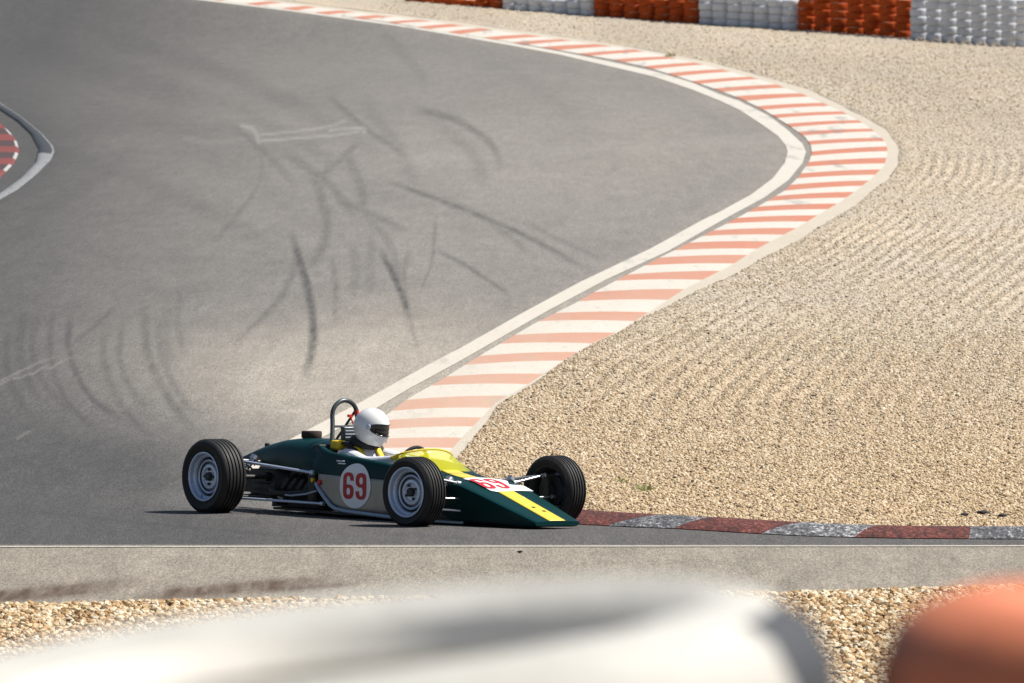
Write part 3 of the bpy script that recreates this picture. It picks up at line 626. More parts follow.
# ---- lower aluminium side skins
for sg in (-1, 1):
    mb = MB(); rings = []
    for x in np.linspace(-1.56, -.30, 30):
        zl = float(np.interp(x, [-1.56, -1.36, -1.2, -.3], [.23, .105, .072, .05])); zh = float(np.interp(x, [-1.56, -.3], [.335, .312]))
        rings.append([(x, sg * side_y(x, z), z) for z in np.linspace(zl, zh, 9)])
    mb.loft(rings, closed=False); o = mb.build("side_panel", m_alu, car)
    so_ = o.modifiers.new("thickness", 'SOLIDIFY'); so_.thickness = 0.004; so_.offset = 0
    # pale tube along the bottom edge of the tub
    pts = [(-1.585, sg * .352, .262), (-1.54, sg * .362, .225), (-1.46, sg * .37, .165), (-1.37, sg * .378, .105), (-1.30, sg * .382, .082), (-1.15, sg * .384, .068), (-.7, sg * .362, .048), (-.30, sg * .335, .046)]
    mb = MB(); mb.tube(pts, .0155, 10); mb.build("frame_tube", m_tubeb, car)
# ---- green cockpit surround
mb = MB(); rings = []
for x in np.linspace(-1.66, -.50, 34):
    rz = rim_z(x); zl = float(np.interp(x, [-1.66, -.3], [.337, .314])); out = []
    op = float(np.interp(x, [-1.66, -1.56, -1.45, -.9, -.7, -.58, -.46], [.22, .24, .262, .275, .265, .22, .10]))
    for sg in (-1, 1):
        prof_ = [(side_y(x, z), z) for z in np.linspace(zl, rz - .035, 7)]
        yo = side_y(x, rz - .035)
        prof_ += [(yo * .985, rz - .018), (yo * .955, rz - .005), (yo * .90, rz + .001), (op + .012, rz - .002), (op, rz - .012), (op - .004, rz - .10), (op - .01, .16)]
        out.append([(x, sg * y_, z_) for y_, z_ in prof_])
    rings.append(out)
for q in (0, 1): mb.loft([r[q] for r in rings], closed=False)
mb.build("cockpit_surround", m_green, car, angle=50)
mb = MB(); mb.box((-1.70, -.27, .10), (-1.655, .27, .55)); mb.build("rear_bulkhead", m_black, car, bevel=.006)
# ---- engine cover
EC = [(-1.655, .315, .335, .568), (-1.78, .30, .342, .580), (-1.95, .272, .352, .586), (-2.12, .24, .360, .582), (-2.30, .205, .368, .564), (-2.48, .168, .376, .530), (-2.66, .13, .384, .484), (-2.80, .10, .388, .440), (-2.92, .065, .390, .404), (-2.97, .04, .388, .392)]
ex = np.linspace(-1.655, -2.97, 34); ec = np.array(EC); rings = []
for x in ex:
    w, zb, zt = [float(np.interp(-x, -ec[:, 0], ec[:, i])) for i in (1, 2, 3)]
    rings.append([(x, w * math.copysign(abs(math.cos(a)) ** .62, math.cos(a)), zb + (zt - zb) * abs(math.sin(a)) ** .8) for a in np.linspace(PI, 0, 25)])
mb = MB(); mb.loft(rings, closed=False, caps=False); ecov = mb.build("engine_cover", m_green, car, angle=60)
mb = MB(); mb.lathe([(0, .062), (.004, .074), (.014, .078), (.05, .078), (.056, .074), (.058, .066), (.05, .06), (.046, .03), (.046, .0)], 28, axis='z', c=(-2.10, 0, .578)); mb.build("air_intake", m_copper, car)
mb = MB(); mb.lathe([(0, .02), (.03, .02), (.034, .014), (.034, 0)], 14, axis='z', c=(-2.62, -.02, .492)); mb.build("breather_cap", m_black, car)
# ---- nose and scuttle as one skin
NX = [-.62, -.56, -.48, -.40, -.30, -.20, -.10, 0.0, .10, .25, .40, .55, .70, .80, .86, .885, .895]
def topz(x): return float(np.interp(x, [-.62, -.56, -.48, -.40, -.30, -.20, -.10, 0, .10, .895], [.478, .462, .432, .406, .382, .365, .353, .345, .328, .078]))
def nhw(x): return float(np.interp(x, [-.62, -.45, -.25, 0, .9], [.325, .33, .325, .305, .212]))
def edge_z(x): return topz(x) - float(np.interp(x, [-.62, -.3, 0, .3, .9], [.06, .04, .016, .008, .004]))
def nose_top(x, y):
    w = nhw(x) - .012; s_ = min(1, abs(y - NY) / w); return topz(x) - (topz(x) - edge_z(x)) * s_ ** 2.2
NY = -0.03
def bot_z(x): return float(np.interp(x, [-.62, 0, .6, .85, .895], [.30, .050, .040, .032, .045]))
mb = MB(); rings = []
ycut = [-1, -.86, -.7, -.5, -.38, -.25, -.12, 0, .12, .25, .38, .5, .7, .86, 1]
for x in NX:
    w = nhw(x); r_ = []
    wi = w - .012
    for u in ycut: r_.append((x, NY + u * wi, nose_top(x, NY + u * wi)))
    bz = bot_z(x); ez = edge_z(x)
    if x < -.15: bz = float(np.interp(x, [-.62, -.15], [.31, .30])) if x < -.3 else float(np.interp(x, [-.3, -.15], [.30, .06]))
    bz = min(bz, ez - .012)
    r_ += [(x, NY + w - .003, ez - .006), (x, NY + w, ez - min(.018, (ez - bz) * .4)), (x, NY + w * .985, (ez + bz) / 2), (x, NY + w * .94, bz + .004), (x, NY + w * .90, bz), (x, NY, bz), (x, NY - w * .90, bz), (x, NY - w * .94, bz + .004), (x, NY - w * .985, (ez + bz) / 2), (x, NY - w, ez - min(.018, (ez - bz) * .4)), (x, NY - w + .003, ez - .006)]
    rings.append(r_)
mb.loft(rings, True, True); nose = mb.build("nose_cone", m_green, car, angle=38)
def on_nose(poly_rows, name, m, lift, parent, thick=True):
    mb = MB(); mb.loft([[(x, y, nose_top(x, y) + lift) for x, y in r] for r in poly_rows], closed=False)
    o = mb.build(name, m, parent); q = o.modifiers.new("thickness", 'SOLIDIFY'); q.thickness = .002; q.offset = -1; return o
SW = .078; rows = [[(x, NY + u * SW) for u in np.linspace(-1, 1, 7)] for x in np.linspace(-.40, .892, 56)]
on_nose(rows, "stripe", m_yellow, .0035, nose)
# ---- white number plate on the nose, with the 69
def plate(x):
    return None
PLY = [(-.064, -.158), (.10, -.165), (.27, -.160), (.300, -.118), (.285, .007), (.272, .242), (.150, .248), (.150, .106), (.05, .175), (-.05, .20), (-.10, .12), (-.11, .02), (-.095, -.08)]
def poly_sheet(name, poly, m, lift, parent, surf, step=.02):
    """polygon filled with a fine grid and pressed on a surface"""
    bm = bmesh.new(); vs = [bm.verts.new((x, y, 0)) for x, y in poly]; bm.faces.new(vs)
    xs_ = [p[0] for p in poly]; ys_ = [p[1] for p in poly]
    for c_ in np.arange(min(xs_), max(xs_), step): bmesh.ops.bisect_plane(bm, geom=bm.verts[:] + bm.edges[:] + bm.faces[:], plane_co=(c_, 0, 0), plane_no=(1, 0, 0))
    for c_ in np.arange(min(ys_), max(ys_), step * 1.5): bmesh.ops.bisect_plane(bm, geom=bm.verts[:] + bm.edges[:] + bm.faces[:], plane_co=(0, c_, 0), plane_no=(0, 1, 0))
    for v in bm.verts: v.co = surf(v.co.x, v.co.y, lift)
    bmesh.ops.recalc_face_normals(bm, faces=bm.faces)
    me = bpy.data.meshes.new(name); bm.to_mesh(me); bm.free(); o = new_obj(name, me, m, parent)
    q = o.modifiers.new("thickness", 'SOLIDIFY'); q.thickness = .0015; q.offset = 0; return o
nose_surf = lambda x, y, l_: Vector((x, y, nose_top(x, y) + l_))
plate_o = poly_sheet("number_plate", PLY, m_decal, .0060, nose, nose_surf)
def digits_mesh():
    """heavy condensed 6 and 9 as filled outlines"""
    arc = lambda cx, cy, a, b, d0, d1, n=12: [(cx + a * math.copysign(abs(math.cos(t)) ** .8, math.cos(t)), cy + b * math.copysign(abs(math.sin(t)) ** .8, math.sin(t))) for t in np.radians(np.linspace(d0, d1, n))]
    outer = [(.5, .19)] + arc(0, .2, .5, .3, 0, 180) + arc(0, -.2, .5, .3, 180, 360) + arc(0, -.2, .5, .25, 0, 112, 9) + [(-.17, .03), (-.17, .2)] + arc(0, .2, .17, .17, 180, 0, 10) + [(.17, .19)]
    hole = arc(0, -.21, .17, .135, 0, 360, 17)[:-1]
    cu = bpy.data.curves.new("numerals", 'CURVE'); cu.dimensions = '2D'; cu.fill_mode = 'BOTH'
    for sgn, ox in ((1, -.27), (-1, .27)):
        for pl in (outer, hole):
            sp_ = cu.splines.new('POLY'); sp_.points.add(len(pl) - 1); sp_.use_cyclic_u = True
            for k, (x, y) in enumerate(pl): sp_.points[k].co = (ox + sgn * x * .46, sgn * y, 0, 1)
    o = bpy.data.objects.new("numerals", cu); COL.objects.link(o); bpy.context.view_layer.update()
    me = bpy.data.meshes.new_from_object(o.evaluated_get(bpy.context.evaluated_depsgraph_get())); bpy.data.objects.remove(o)
    bm = bmesh.new(); bm.from_mesh(me)
    for c_ in np.arange(-.5, .5, .1):
        bmesh.ops.bisect_plane(bm, geom=bm.verts[:] + bm.edges[:] + bm.faces[:], plane_co=(c_, 0, 0), plane_no=(1, 0, 0))
        bmesh.ops.bisect_plane(bm, geom=bm.verts[:] + bm.edges[:] + bm.faces[:], plane_co=(0, c_, 0), plane_no=(0, 1, 0))
    bm.to_mesh(me); bm.free(); return me
DIG = digits_mesh()

def digits(name, parent, fn, m):
    me = DIG.copy()
    for v in me.vertices: v.co = fn(v.co.x, v.co.y)
    o = new_obj(name, me, m, parent); q = o.modifiers.new("thickness", 'SOLIDIFY'); q.thickness = .0015; q.offset = 0; return o
def nd(a, b):
    x = .115 - b * .25; y = -.048 + a * .245; return Vector((x, y, nose_top(x, y) + .0082))
digits("numeral", plate_o, nd, m_red)
for (x, y) in ((.62, NY - .005), (.70, NY + .03)):
    on_nose([[(x + a, y + b) for b in (-.014, 0, .014)] for a in (-.012, .0, .012)], "emblem", m_cloth_k, .0055, nose)
# ---- number roundels on the flanks
for sg in (-1, 1):
    pol = [(-1.085 + .185 * math.cos(a), .262 + .168 * math.sin(a)) for a in np.linspace(0, 2 * PI, 40, endpoint=False)]
    sf = lambda x, z, l_, sg=sg: Vector((x, sg * (side_y(x, z) + l_), z))
    ro = poly_sheet("number_roundel", pol, m_decal, .006, car, sf, .03)
    digits("numeral", ro, (lambda a, b, sg=sg: Vector((-1.085 - sg * a * .275, sg * (side_y(-1.085 - sg * a * .275, .262 + b * .20) + .0085), .262 + b * .20))), m_red)
# ---- seams, fasteners and small pale lettering strips on the skins
on_nose([[(x, NY + u * nhw(x) * .95) for u in np.linspace(-1, 1, 13)] for x in (-.302, -.298, -.294)], "panel_seam", m_cloth_k, .0045, nose)
mb = MB()
for x0, x1, z in ((-1.36, -1.25, .436), (-1.33, -1.23, .418)):
    mb.loft([[(x, -(side_y(x, zz) + .004), zz) for zz in (z, z + .009)] for x in np.linspace(x0, x1, 5)], closed=False)
o = mb.build("name_strip", m_decal, car); q = o.modifiers.new("thickness", 'SOLIDIFY'); q.thickness = .001
# ---- floor, lower tub, seat, dash
mb = MB(); mb.loft([[(x, -w, .040), (x, w, .040), (x, w, .058), (x, -w, .058)] for x, w in ((-2.25, .24), (-1.6, .30), (-1.3, .35), (-.7, .345), (-.2, .31), (.12, .29), (.16, .28))], True, True); mb.build("floor_tray", m_black, car, smooth=False)
for sg in (-1, 1):
    mb = MB(); mb.box((-.32, sg * .335 - .012, .028), (.16, sg * .335 + .012, .047)); mb.build("floor_rail", m_tubeb, car, bevel=.003)
mb = MB()
mb.loft([[(x, sg * (hw(x) - .03), .06) for sg in (-1, 1)] + [(x, sg * (hw(x) - .03), .31) for sg in (1, -1)] for x in (-.45, -.2, .05)], True, True); mb.build("pedal_box", m_black, car, smooth=False)
mb = MB(); mb.loft([[(x, -.20, z + .03), (x, -.15, z), (x, .15, z), (x, .20, z + .03)] for x, z in ((-.95, .08), (-1.2, .07), (-1.36, .10), (-1.5, .24), (-1.6, .42), (-1.64, .50))], closed=False)
o = mb.build("seat", m_cloth_k, car); q = o.modifiers.new("thickness", 'SOLIDIFY'); q.thickness = .02
mb = MB(); rings = [[(x, .255 * math.cos(a), .30 + (rz - .30) * max(0, math.sin(a)) ** .7) for a in np.linspace(0, PI, 15)] for x, rz in ((-.70, .475), (-.66, .478))]
mb.loft(rings, True, True); mb.build("dashboard", m_black, car)
# steering wheel
STC = Vector((-.865, 0, .440)); STN = Vector((-.93, 0, .37)).normalized(); su = Vector((0, 1, 0)); sv = STN.cross(su)
mb = MB(); pts = [STC + (su * math.cos(a) + sv * math.sin(a)) * .128 for a in np.linspace(0, 2 * PI, 29)]; mb.tube(pts, .0135, 8, caps=False)
for a in (PI / 2, PI * 7 / 6, PI * 11 / 6): mb.tube([STC - STN * .01, STC + (su * math.cos(a) + sv * math.sin(a)) * .125], .008, 6)
mb.tube([STC, STC - STN * .20], .012, 8); mb.build("steering_wheel", m_cloth_k, car)
# ---- wrap-round windscreen
mb = MB(); rings = []
for t_ in np.linspace(-1, 1, 25):
    a = t_ * PI * .5; bx = -.34 - .34 * (1 - math.cos(a)) ** 1.0; by = .315 * math.sin(a)
    bz = nose_top(max(bx, -.6), by * .92) if bx > -.6 else .44; bz = max(bz - .006, .30)
    hgt = .16 * (math.cos(a) ** .8 * .82 + .22); rings.append([(bx - .21 * math.cos(a) * s_ - .07 * s_, by * (1 - .16 * s_), bz + hgt * s_ - .02 * s_ * (1 - s_)) for s_ in np.linspace(0, 1, 7)])
mb.loft(rings, closed=False); ws = mb.build("windscreen", m_screen, car); q = ws.modifiers.new("thickness", 'SOLIDIFY'); q.thickness = .004
mb = MB(); mb.tube([r[-1] for r in rings], .0075, 8); mb.build("screen_edge", m_yellow, ws)
# ---- roll hoop, stay, head restraint, belts, tag
hp = []
for a in np.linspace(-1, 1, 37):
    if abs(a) > .5:
        k = (abs(a) - .5) / .5; y = math.copysign(.118 + .082 * k ** 1.2, a); z = .768 - .288 * k; x = -1.70 + .10 * k
    else: th = a / .5 * PI / 2; y = .118 * math.sin(th); z = .768 + .112 * math.cos(th); x = -1.70
    hp.append((x, y, z))
mb = MB(); mb.tube(hp, .0175, 12); hoop = mb.build("roll_hoop", m_hoop, car)
mb = MB(); mb.tube([(-1.672, -.138, .685), (-1.672, .138, .685)], .009, 8); mb.build("cross_bar", m_hoop, hoop)
for sg in (-1, 1):
    mb = MB(); mb.tube([(-1.70, sg * .10, .80), (-1.95, sg * .12, .575)], .010, 8); mb.build("hoop_stay", m_hoop, hoop) if sg > 0 else None
mb = MB(); mb.box((-1.675, -.06, .575), (-1.63, .115, .685)); hr = mb.build("head_restraint", m_hoop, car, bevel=.012)
mb = MB()
for z in (.60, .625, .65): mb.box((-1.632, -.045, z), (-1.626, .10, z + .008))
mb.build("restraint_ribs", m_steel, hr)
mb = MB(); mb.tube([(-1.66, .02, .765), (-1.64, .04, .70)], .006, 8); mb.box((-1.668, .0, .755), (-1.648, .035, .775)); mb.build("pull_handle", m_redtag, car)
mb = MB(); mb.tube([hp[25], hp[27], hp[28]], .0195, 10); mb.build("hoop_tape", m_redtag, hoop)
for y in (-.13, .13):
    mb = MB(); mb.loft([[(x, y - .038, z), (x, y + .038, z)] for x, z in ((-1.64, .53), (-1.60, .565), (-1.52, .575), (-1.45, .552), (-1.40, .50))], closed=False)
    o = mb.build("shoulder_belt", m_cloth_k, car); q = o.modifiers.new("thickness", 'SOLIDIFY'); q.thickness = .012
mb = MB(); mb.box((-1.62, -.20, .515), (-1.52, -.11, .585)); mb.build("belt_pad", m_ybelt, car, bevel=.015)

# ---- engine, gearbox, exhaust
mb = MB(); mb.box((-2.16, -.15, .075), (-1.72, .15, .33)); mb.box((-2.14, -.19, .065), (-1.74, .19, .13)); mb.box((-2.10, -.11, .33), (-1.78, .11, .43))
for k in range(4): mb.tube([(-1.80 - k * .095, -.15, .30), (-1.80 - k * .095, -.23, .27), (-1.84 - k * .095, -.25, .20)], .021, 8)
mb.build("engine", m_cast, car, bevel=.01)
mb = MB(); mb.tube([(-1.78, -.255, .19), (-2.0, -.262, .165), (-2.2, -.25, .16), (-2.30, -.22, .19)], .024, 10); mb.build("exhaust_header", m_black, car)
mb = MB(); mb.lathe([(0, .165), (.05, .17), (.12, .135), (.20, .12), (.22, .12), (.22, 0)], 20, axis='x', c=(-2.38, 0, .215)); mb.box((-2.72, -.10, .13), (-2.36, .10, .33)); mb.box((-2.84, -.085, .15), (-2.72, .085, .31))
for z in (.17, .22, .27): mb.box((-2.68, -.112, z), (-2.42, .112, z + .014))
mb.build("gearbox", m_cast, car, bevel=.008)
mb = MB(); mb.tube([(-2.2, .21, .30), (-2.5, .24, .30), (-2.75, .25, .30)], .03, 12); mb.tube([(-2.75, .25, .30), (-3.02, .25, .30)], .045, 14); mb.build("exhaust", m_black, car)
mb = MB(); mb.lathe([(-.11, 0), (-.11, .045), (-.1, .05), (.1, .05), (.11, .045), (.11, 0)], 16, axis='z', c=(-1.70, -.275, .215)); mb.build("oil_filter", m_black, car)
mb = MB(); mb.lathe([(0, 0), (0, .017), (.022, .017), (.026, .01), (.026, 0)], 12, axis='y', c=(-1.66, -.335, .285)); mb.build("filler_cap", m_ybelt, car)
mb = MB(); mb.lathe([(0, 0), (0, .018), (-.018, .018), (-.022, .01), (-.022, 0)], 12, axis='y', c=(-1.53, -.352, .272)); mb.build("master_switch", m_redtag, car)
mb = MB(); mb.tube([(-2.19, -.235, .17), (-2.16, -.245, .135), (-2.10, -.25, .120)], .019, 10); mb.build("water_elbow", m_chrome, car)
mb = MB(); mb.tube([(-1.60, -.33, .205), (-1.75, -.32, .175), (-1.95, -.30, .155), (-2.05, -.28, .155)], .008, 8); mb.build("water_hose", m_steel, car)
mb = MB(); mb.box((-2.30, -.22, .062), (-1.66, .22, .075)); mb.box((-2.32, -.2, .06), (-2.26, .2, .16)); mb.build("sump", m_black, car, bevel=.006)

# ---- wheels
def wheel_parts(R, W, rr=.183):
    h = W / 2; mt = MB()
    pr = [(-h * .62, rr - .004), (-h * .80, rr), (-h * .86, rr + .012), (-h * .97, rr + (R - rr) * .42), (-h, rr + (R - rr) * .62), (-h * .95, R - .026), (-h * .86, R - .011), (-h * .74, R - .003)]
    gr = []; ng = 5
    for k in range(ng):
        y = -h * .58 + k * (h * 1.16) / (ng - 1); gr += [(y - .007, R), (y - .005, R - .010), (y + .005, R - .010), (y + .007, R)]
    pr = pr + gr + [(-a, b) for a, b in reversed(pr)]
    mt.lathe(pr, 72, axis='y')
    rm = MB(); f = -h * .86
    rm.lathe([(f, rr + .004), (f - .006, rr + .003), (f - .007, rr - .004), (f, rr - .012), (f + .026, rr - .018), (f + .036, rr - .032), (f + .054, rr - .036), (f + .068, rr - .046), (f + .046, rr - .053), (f + .042, rr - .062), (f + .047, rr - .070), (f + .060, rr - .076), (f + .060, rr - .084), (f + .048, rr - .092), (f + .046, rr - .112), (f + .056, rr - .122), (f + .058, .03), (f + .058, 0)], 64, axis='y', mf=lambda i, k: 2 if k in (6, 7, 10, 11) else 0)
    rm.lathe([(f + .056, rr - .037), (f + .08, rr - .036), (h * .5, rr - .022), (h * .8, rr - .008), (h * .86, rr - .002), (h * .87, rr + .004)], 64, axis='y', mi=1)  # inner barrel coloured black, standing in for the shade inside the wheel
    hb = MB(); hb.lathe([(f + .060, .034), (f + .032, .032), (f + .026, .024), (f + .026, 0)], 20, axis='y')
    for k in range(4):
        a = PI / 4 + k * PI / 2; hb.lathe([(f + .062, .010), (f + .042, .010), (f + .039, .006), (f + .039, 0)], 8, axis='y', c=(.054 * math.cos(a), 0, .054 * math.sin(a)))
    hb.lathe([(h * .35, 0), (h * .35, .125), (h * .42, .125), (h * .42, .05), (h * .7, .05), (h * .7, 0)], 28, axis='y')   # brake disc and upright on the inner face
    vs_ = MB()
    a = -0.9; vs_.tube([((rr - .02) * math.cos(a), f + .004, (rr - .02) * math.sin(a)), ((rr - .045) * math.cos(a), f - .004, (rr - .045) * math.sin(a))], .004, 6)
    return mt, rm, hb, vs_
def wheel(R, W, loc, rotz, spin):
    mt, rm, hb, vs_ = wheel_parts(R, W)
    e = empty("wheel", loc, (0, 0, rotz), car)
    for nm, b, m in (("tyre", mt, m_tyre), ("rim", rm, [m_steel, m_black, m_rimgap]), ("hub", hb, m_black), ("valve", vs_, m_black)):
        o = b.build(nm, m, e, angle=28); o.rotation_euler = (0, spin, 0)
    return e
FT, RT, WBX = .668, .668, -2.432
RF, RR = .262, .284
wheel(RF, .19, (0, -FT, RF), math.radians(6), .3); wheel(RF, .19, (0, FT, RF), PI + math.radians(6), 1.1)
wheel(RR, .225, (WBX, -RT, RR), 0, .8); wheel(RR, .225, (WBX, RT, RR), PI, .1)

# ---- suspension: every link its own part
def link(name, a, b, r, m, parent=None, ends=True):
    mb = MB(); mb.tube([a, b], r, 10)
    if ends:
        for p in (a, b):
            p = Vector(p); d = (Vector(b) - Vector(a)).normalized(); mb.tube([p - d * .016, p + d * .016], r * 1.7, 10)
    return mb.build(name, m, parent or car)
def coil(name, a, b, R, turns, r, m, parent):
    a, b = Vector(a), Vector(b); d = b - a; u = d.orthogonal().normalized(); w = d.normalized().cross(u); n = int(turns * 12)
    mb = MB(); mb.tube([a + d * (i / n) + (u * math.cos(i / 12 * 2 * PI) + w * math.sin(i / 12 * 2 * PI)) * R for i in range(n + 1)], r, 6); return mb.build(name, m, parent)
for sg in (-1, 1):
    X = WBX
    link("radius_rod", (X + .06, sg * .50, .405), (-1.64, sg * .345, .340), .011, m_steel)
    link("radius_rod", (X + .05, sg * .52, .125), (-1.52, sg * .34, .112), .010, m_steel)
    link("top_link", (X - .02, sg * .53, .415), (X - .05, sg * .12, .385), .012, m_chrome)
    link("lower_wishbone", (X + .02, sg * .54, .135), (X + .18, sg * .12, .13), .012, m_black); link("lower_wishbone", (X + .02, sg * .54, .135), (X - .22, sg * .10, .13), .012, m_black)
    d1 = link("damper", (X - .06, sg * .50, .150), (X - .02, sg * .27, .42), .020, m_chrome); coil("spring", Vector((X - .05, sg * .445, .215)), Vector((X - .025, sg * .30, .385)), .034, 7, .0055, m_black, d1)
    mb = MB(); mb.tube([(X, sg * .10, .275), (X, sg * .60, .285)], .017, 12)
    for y in (.16, .50): mb.lathe([(-.03, .0), (-.03, .035), (.03, .035), (.03, 0)], 14, axis='y', c=(X, sg * y, .278))
    mb.build("drive_shaft", m_cast, car)
    mb = MB(); mb.loft([[(X - .035, sg * y, z), (X + .035, sg * y, z), (X + .035, sg * (y + .05), z), (X - .035, sg * (y + .05), z)] for y, z in ((.50, .11), (.52, .2), (.53, .30), (.50, .43))], True, True); mb.build("upright", m_cast, car, bevel=.006)
    # front
    link("wishbone", (0, sg * .56, .375), (.02, sg * .27, .325), .011, m_chrome); link("wishbone", (0, sg * .56, .375), (-.20, sg * .28, .33), .011, m_chrome)
    link("wishbone", (0, sg * .57, .14), (.12, sg * .26, .12), .011, m_chrome); link("wishbone", (0, sg * .57, .14), (-.22, sg * .27, .12), .011, m_chrome)
    link("track_rod", (.09, sg * .58, .22), (.10, sg * .22, .21), .009, m_chrome)
    d1 = link("damper", (-.02, sg * .50, .155), (-.06, sg * .29, .345), .018, m_chrome); coil("spring", Vector((-.025, sg * .465, .195)), Vector((-.055, sg * .325, .32)), .032, 6, .0055, m_black, d1)
    mb = MB(); mb.loft([[(-.03, sg * y, z), (.03, sg * y, z), (.03, sg * (y + .04), z), (-.03, sg * (y + .04), z)] for y, z in ((.565, .12), (.58, .26), (.56, .39))], True, True); mb.build("upright", m_cast, car, bevel=.006)
link("anti_roll_bar", (-2.86, -.40, .26), (-2.86, .40, .26), .009, m_chrome)

# ------------------------------------------------------------------ driver (a thing of its own, in the car's frame)
m_suit = mat("white_race_suit", (0.62, 0.64, 0.68), 0.8, var=0.12, vscale=14, bump=0.004, bscale=20)
m_skin = mat("skin", (0.42, 0.23, 0.16), 0.55); m_helm = mat("white_helmet", (0.74, 0.74, 0.73), 0.22, coat=0.5)
m_visor = mat("dark_visor", (0.02, 0.022, 0.026), 0.08, alpha=0.72, spec=0.7)
drv = empty("person"); drv.matrix_world = Matrix.Translation(car.location) @ car.rotation_euler.to_matrix().to_4x4()
tag(drv, "driver in white full face helmet and pale race suit seated in the green racing car", "person")
def skin_obj(name, nodes, edges_, mats, parent, sub=2, root=0):
    me = bpy.data.meshes.new(name); me.from_pydata([n[0] for n in nodes], edges_, []); o = new_obj(name, me, mats, parent)
    md = o.modifiers.new("skin", 'SKIN'); sd = o.modifiers.new("sub", 'SUBSURF'); sd.levels = sub; sd.render_levels = sub
    if not me.skin_vertices: me.skin_vertices.new()
    for i, n in enumerate(nodes):
        r = n[1]; me.skin_vertices[0].data[i].radius = (r, r) if not isinstance(r, tuple) else r
    me.skin_vertices[0].data[root].use_root = True
    return o
N = []; E_ = []
def nd_(p, r): N.append((p, r)); return len(N) - 1
pel = nd_((-1.30, 0, .20), (.135, .11)); ab = nd_((-1.40, 0, .32), (.13, .10)); ch = nd_((-1.47, 0, .44), (.165, .105)); nk0 = nd_((-1.475, 0, .54), .07); nk = nd_((-1.445, 0, .595), .066); hd = nd_((-1.40, 0, .66), (.07, .075)); hd2 = nd_((-1.392, 0, .735), (.065, .07))
E_ += [(pel, ab), (ab, ch), (ch, nk0), (nk0, nk), (nk, hd), (hd, hd2)]
wr = {}
for sg in (-1, 1):
    s1 = nd_((-1.455, sg * .165, .478), .068); el = nd_((-1.16, sg * .215, .425), .056); wri = nd_((-.93, sg * .150, .462), .033); pm = nd_((-.885, sg * .128, .475), .03)
    E_ += [(ch, s1), (s1, el), (el, wri), (wri, pm)]
    hp_ = nd_((-1.24, sg * .10, .17), .085); kn = nd_((-.80, sg * .13, .30), .062); an = nd_((-.36, sg * .10, .16), .04); tp = nd_((-.28, sg * .10, .24), .032)
    E_ += [(pel, hp_), (hp_, kn), (kn, an), (an, tp)]
body = skin_obj("body", N, E_, [m_suit], drv)
mb = MB(); mb.tube([(-1.452 + .088 * math.cos(a), .082 * math.sin(a), .572 - .02 * math.cos(a)) for a in np.linspace(0, 2 * PI, 25)], .034, 8, caps=False); mb.build('dark_neck_ring', m_cloth_k, drv)  # dark ring round the neck, filling the gap under the helmet
for sg in (-1, 1):
    mb = MB(); mb.loft([[(x, sg * .085 - .024, z), (x, sg * .085 + .024, z)] for x, z in ((-1.52, .535), (-1.46, .548), (-1.40, .535), (-1.345, .47), (-1.30, .36))], closed=False)
    o = mb.build('harness_strap', m_ybelt, drv); q = o.modifiers.new('thickness', 'SOLIDIFY'); q.thickness = .008
# gloves: palm, four bent fingers and a thumb closed round the wheel rim
for sg in (-1, 1):
    n = []; e = []
    def ad(p, r): n.append((p, r)); return len(n) - 1
    ang = math.radians(12); c0 = STC + su * (sg * .128) ; yv = su * sg
    w0 = ad(tuple(Vector((-.935, sg * .150, .462))), .034); p0 = ad(tuple(Vector((-.905, sg * .142, .478))), (.036, .022)); p1 = ad(tuple(Vector((-.880, sg * .140, .483))), (.036, .020)); e += [(w0, p0), (p0, p1)]
    for k, ln in enumerate((.9, 1.0, .95, .8)):
        off_ = sv * ((k - 1.5) * .019); base = Vector((-.872, sg * .142, .482)) + off_ * .9
        a = ad(tuple(base), .010); b = ad(tuple(c0 + off_ + yv * .012 - STN * .022 * ln), .0092); c = ad(tuple(c0 + off_ - yv * .014 - STN * .018 * ln), .0088); d = ad(tuple(c0 + off_ - yv * .026 + STN * .006), .008)
        e += [(p1, a), (a, b), (b, c), (c, d)]
    t0 = ad(tuple(Vector((-.905, sg * .115, .485))), .012); t1 = ad(tuple(c0 - yv * .022 + STN * .018 + sv * .012), .0105); t2 = ad(tuple(c0 - yv * .030 + STN * .004 + sv * .030), .009); e += [(p0, t0), (t0, t1), (t1, t2)]
    skin_obj("glove", n, e, [m_ybelt], drv, 1)
# helmet: shell with an eye port, chin bar, visor; turned into the corner
hel = empty("helmet", (-1.368, 0, .690), (0, math.radians(14), math.radians(22)), drv); hel.scale = (1.0, .97, .98)
def hshell(az, el, inset=0.0):
    """az from straight ahead, el up; full-face outline"""
    ca, sa, ce, se = math.cos(az), math.sin(az), math.cos(el), math.sin(el)
    x = .142 * ce * ca; y = .122 * ce * sa; z = (.148 if se > 0 else .155) * se
    if se < 0:
        fr = max(0, ca); x += .042 * fr * (-se) ** .7; x *= (1 - .16 * (-se)); y *= (1 - .12 * (-se))
    if ca < 0: x *= 1.03
    v = Vector((x, y, z)); return v * (1 - inset)
azs = np.linspace(-PI, PI, 145); els = np.linspace(-1.02, PI / 2, 80)
port = lambda a, e: abs(a) < 1.2 and (-.22 + .18 * (a / 1.2) ** 4) < e < (.36 - .16 * (a / 1.2) ** 4)
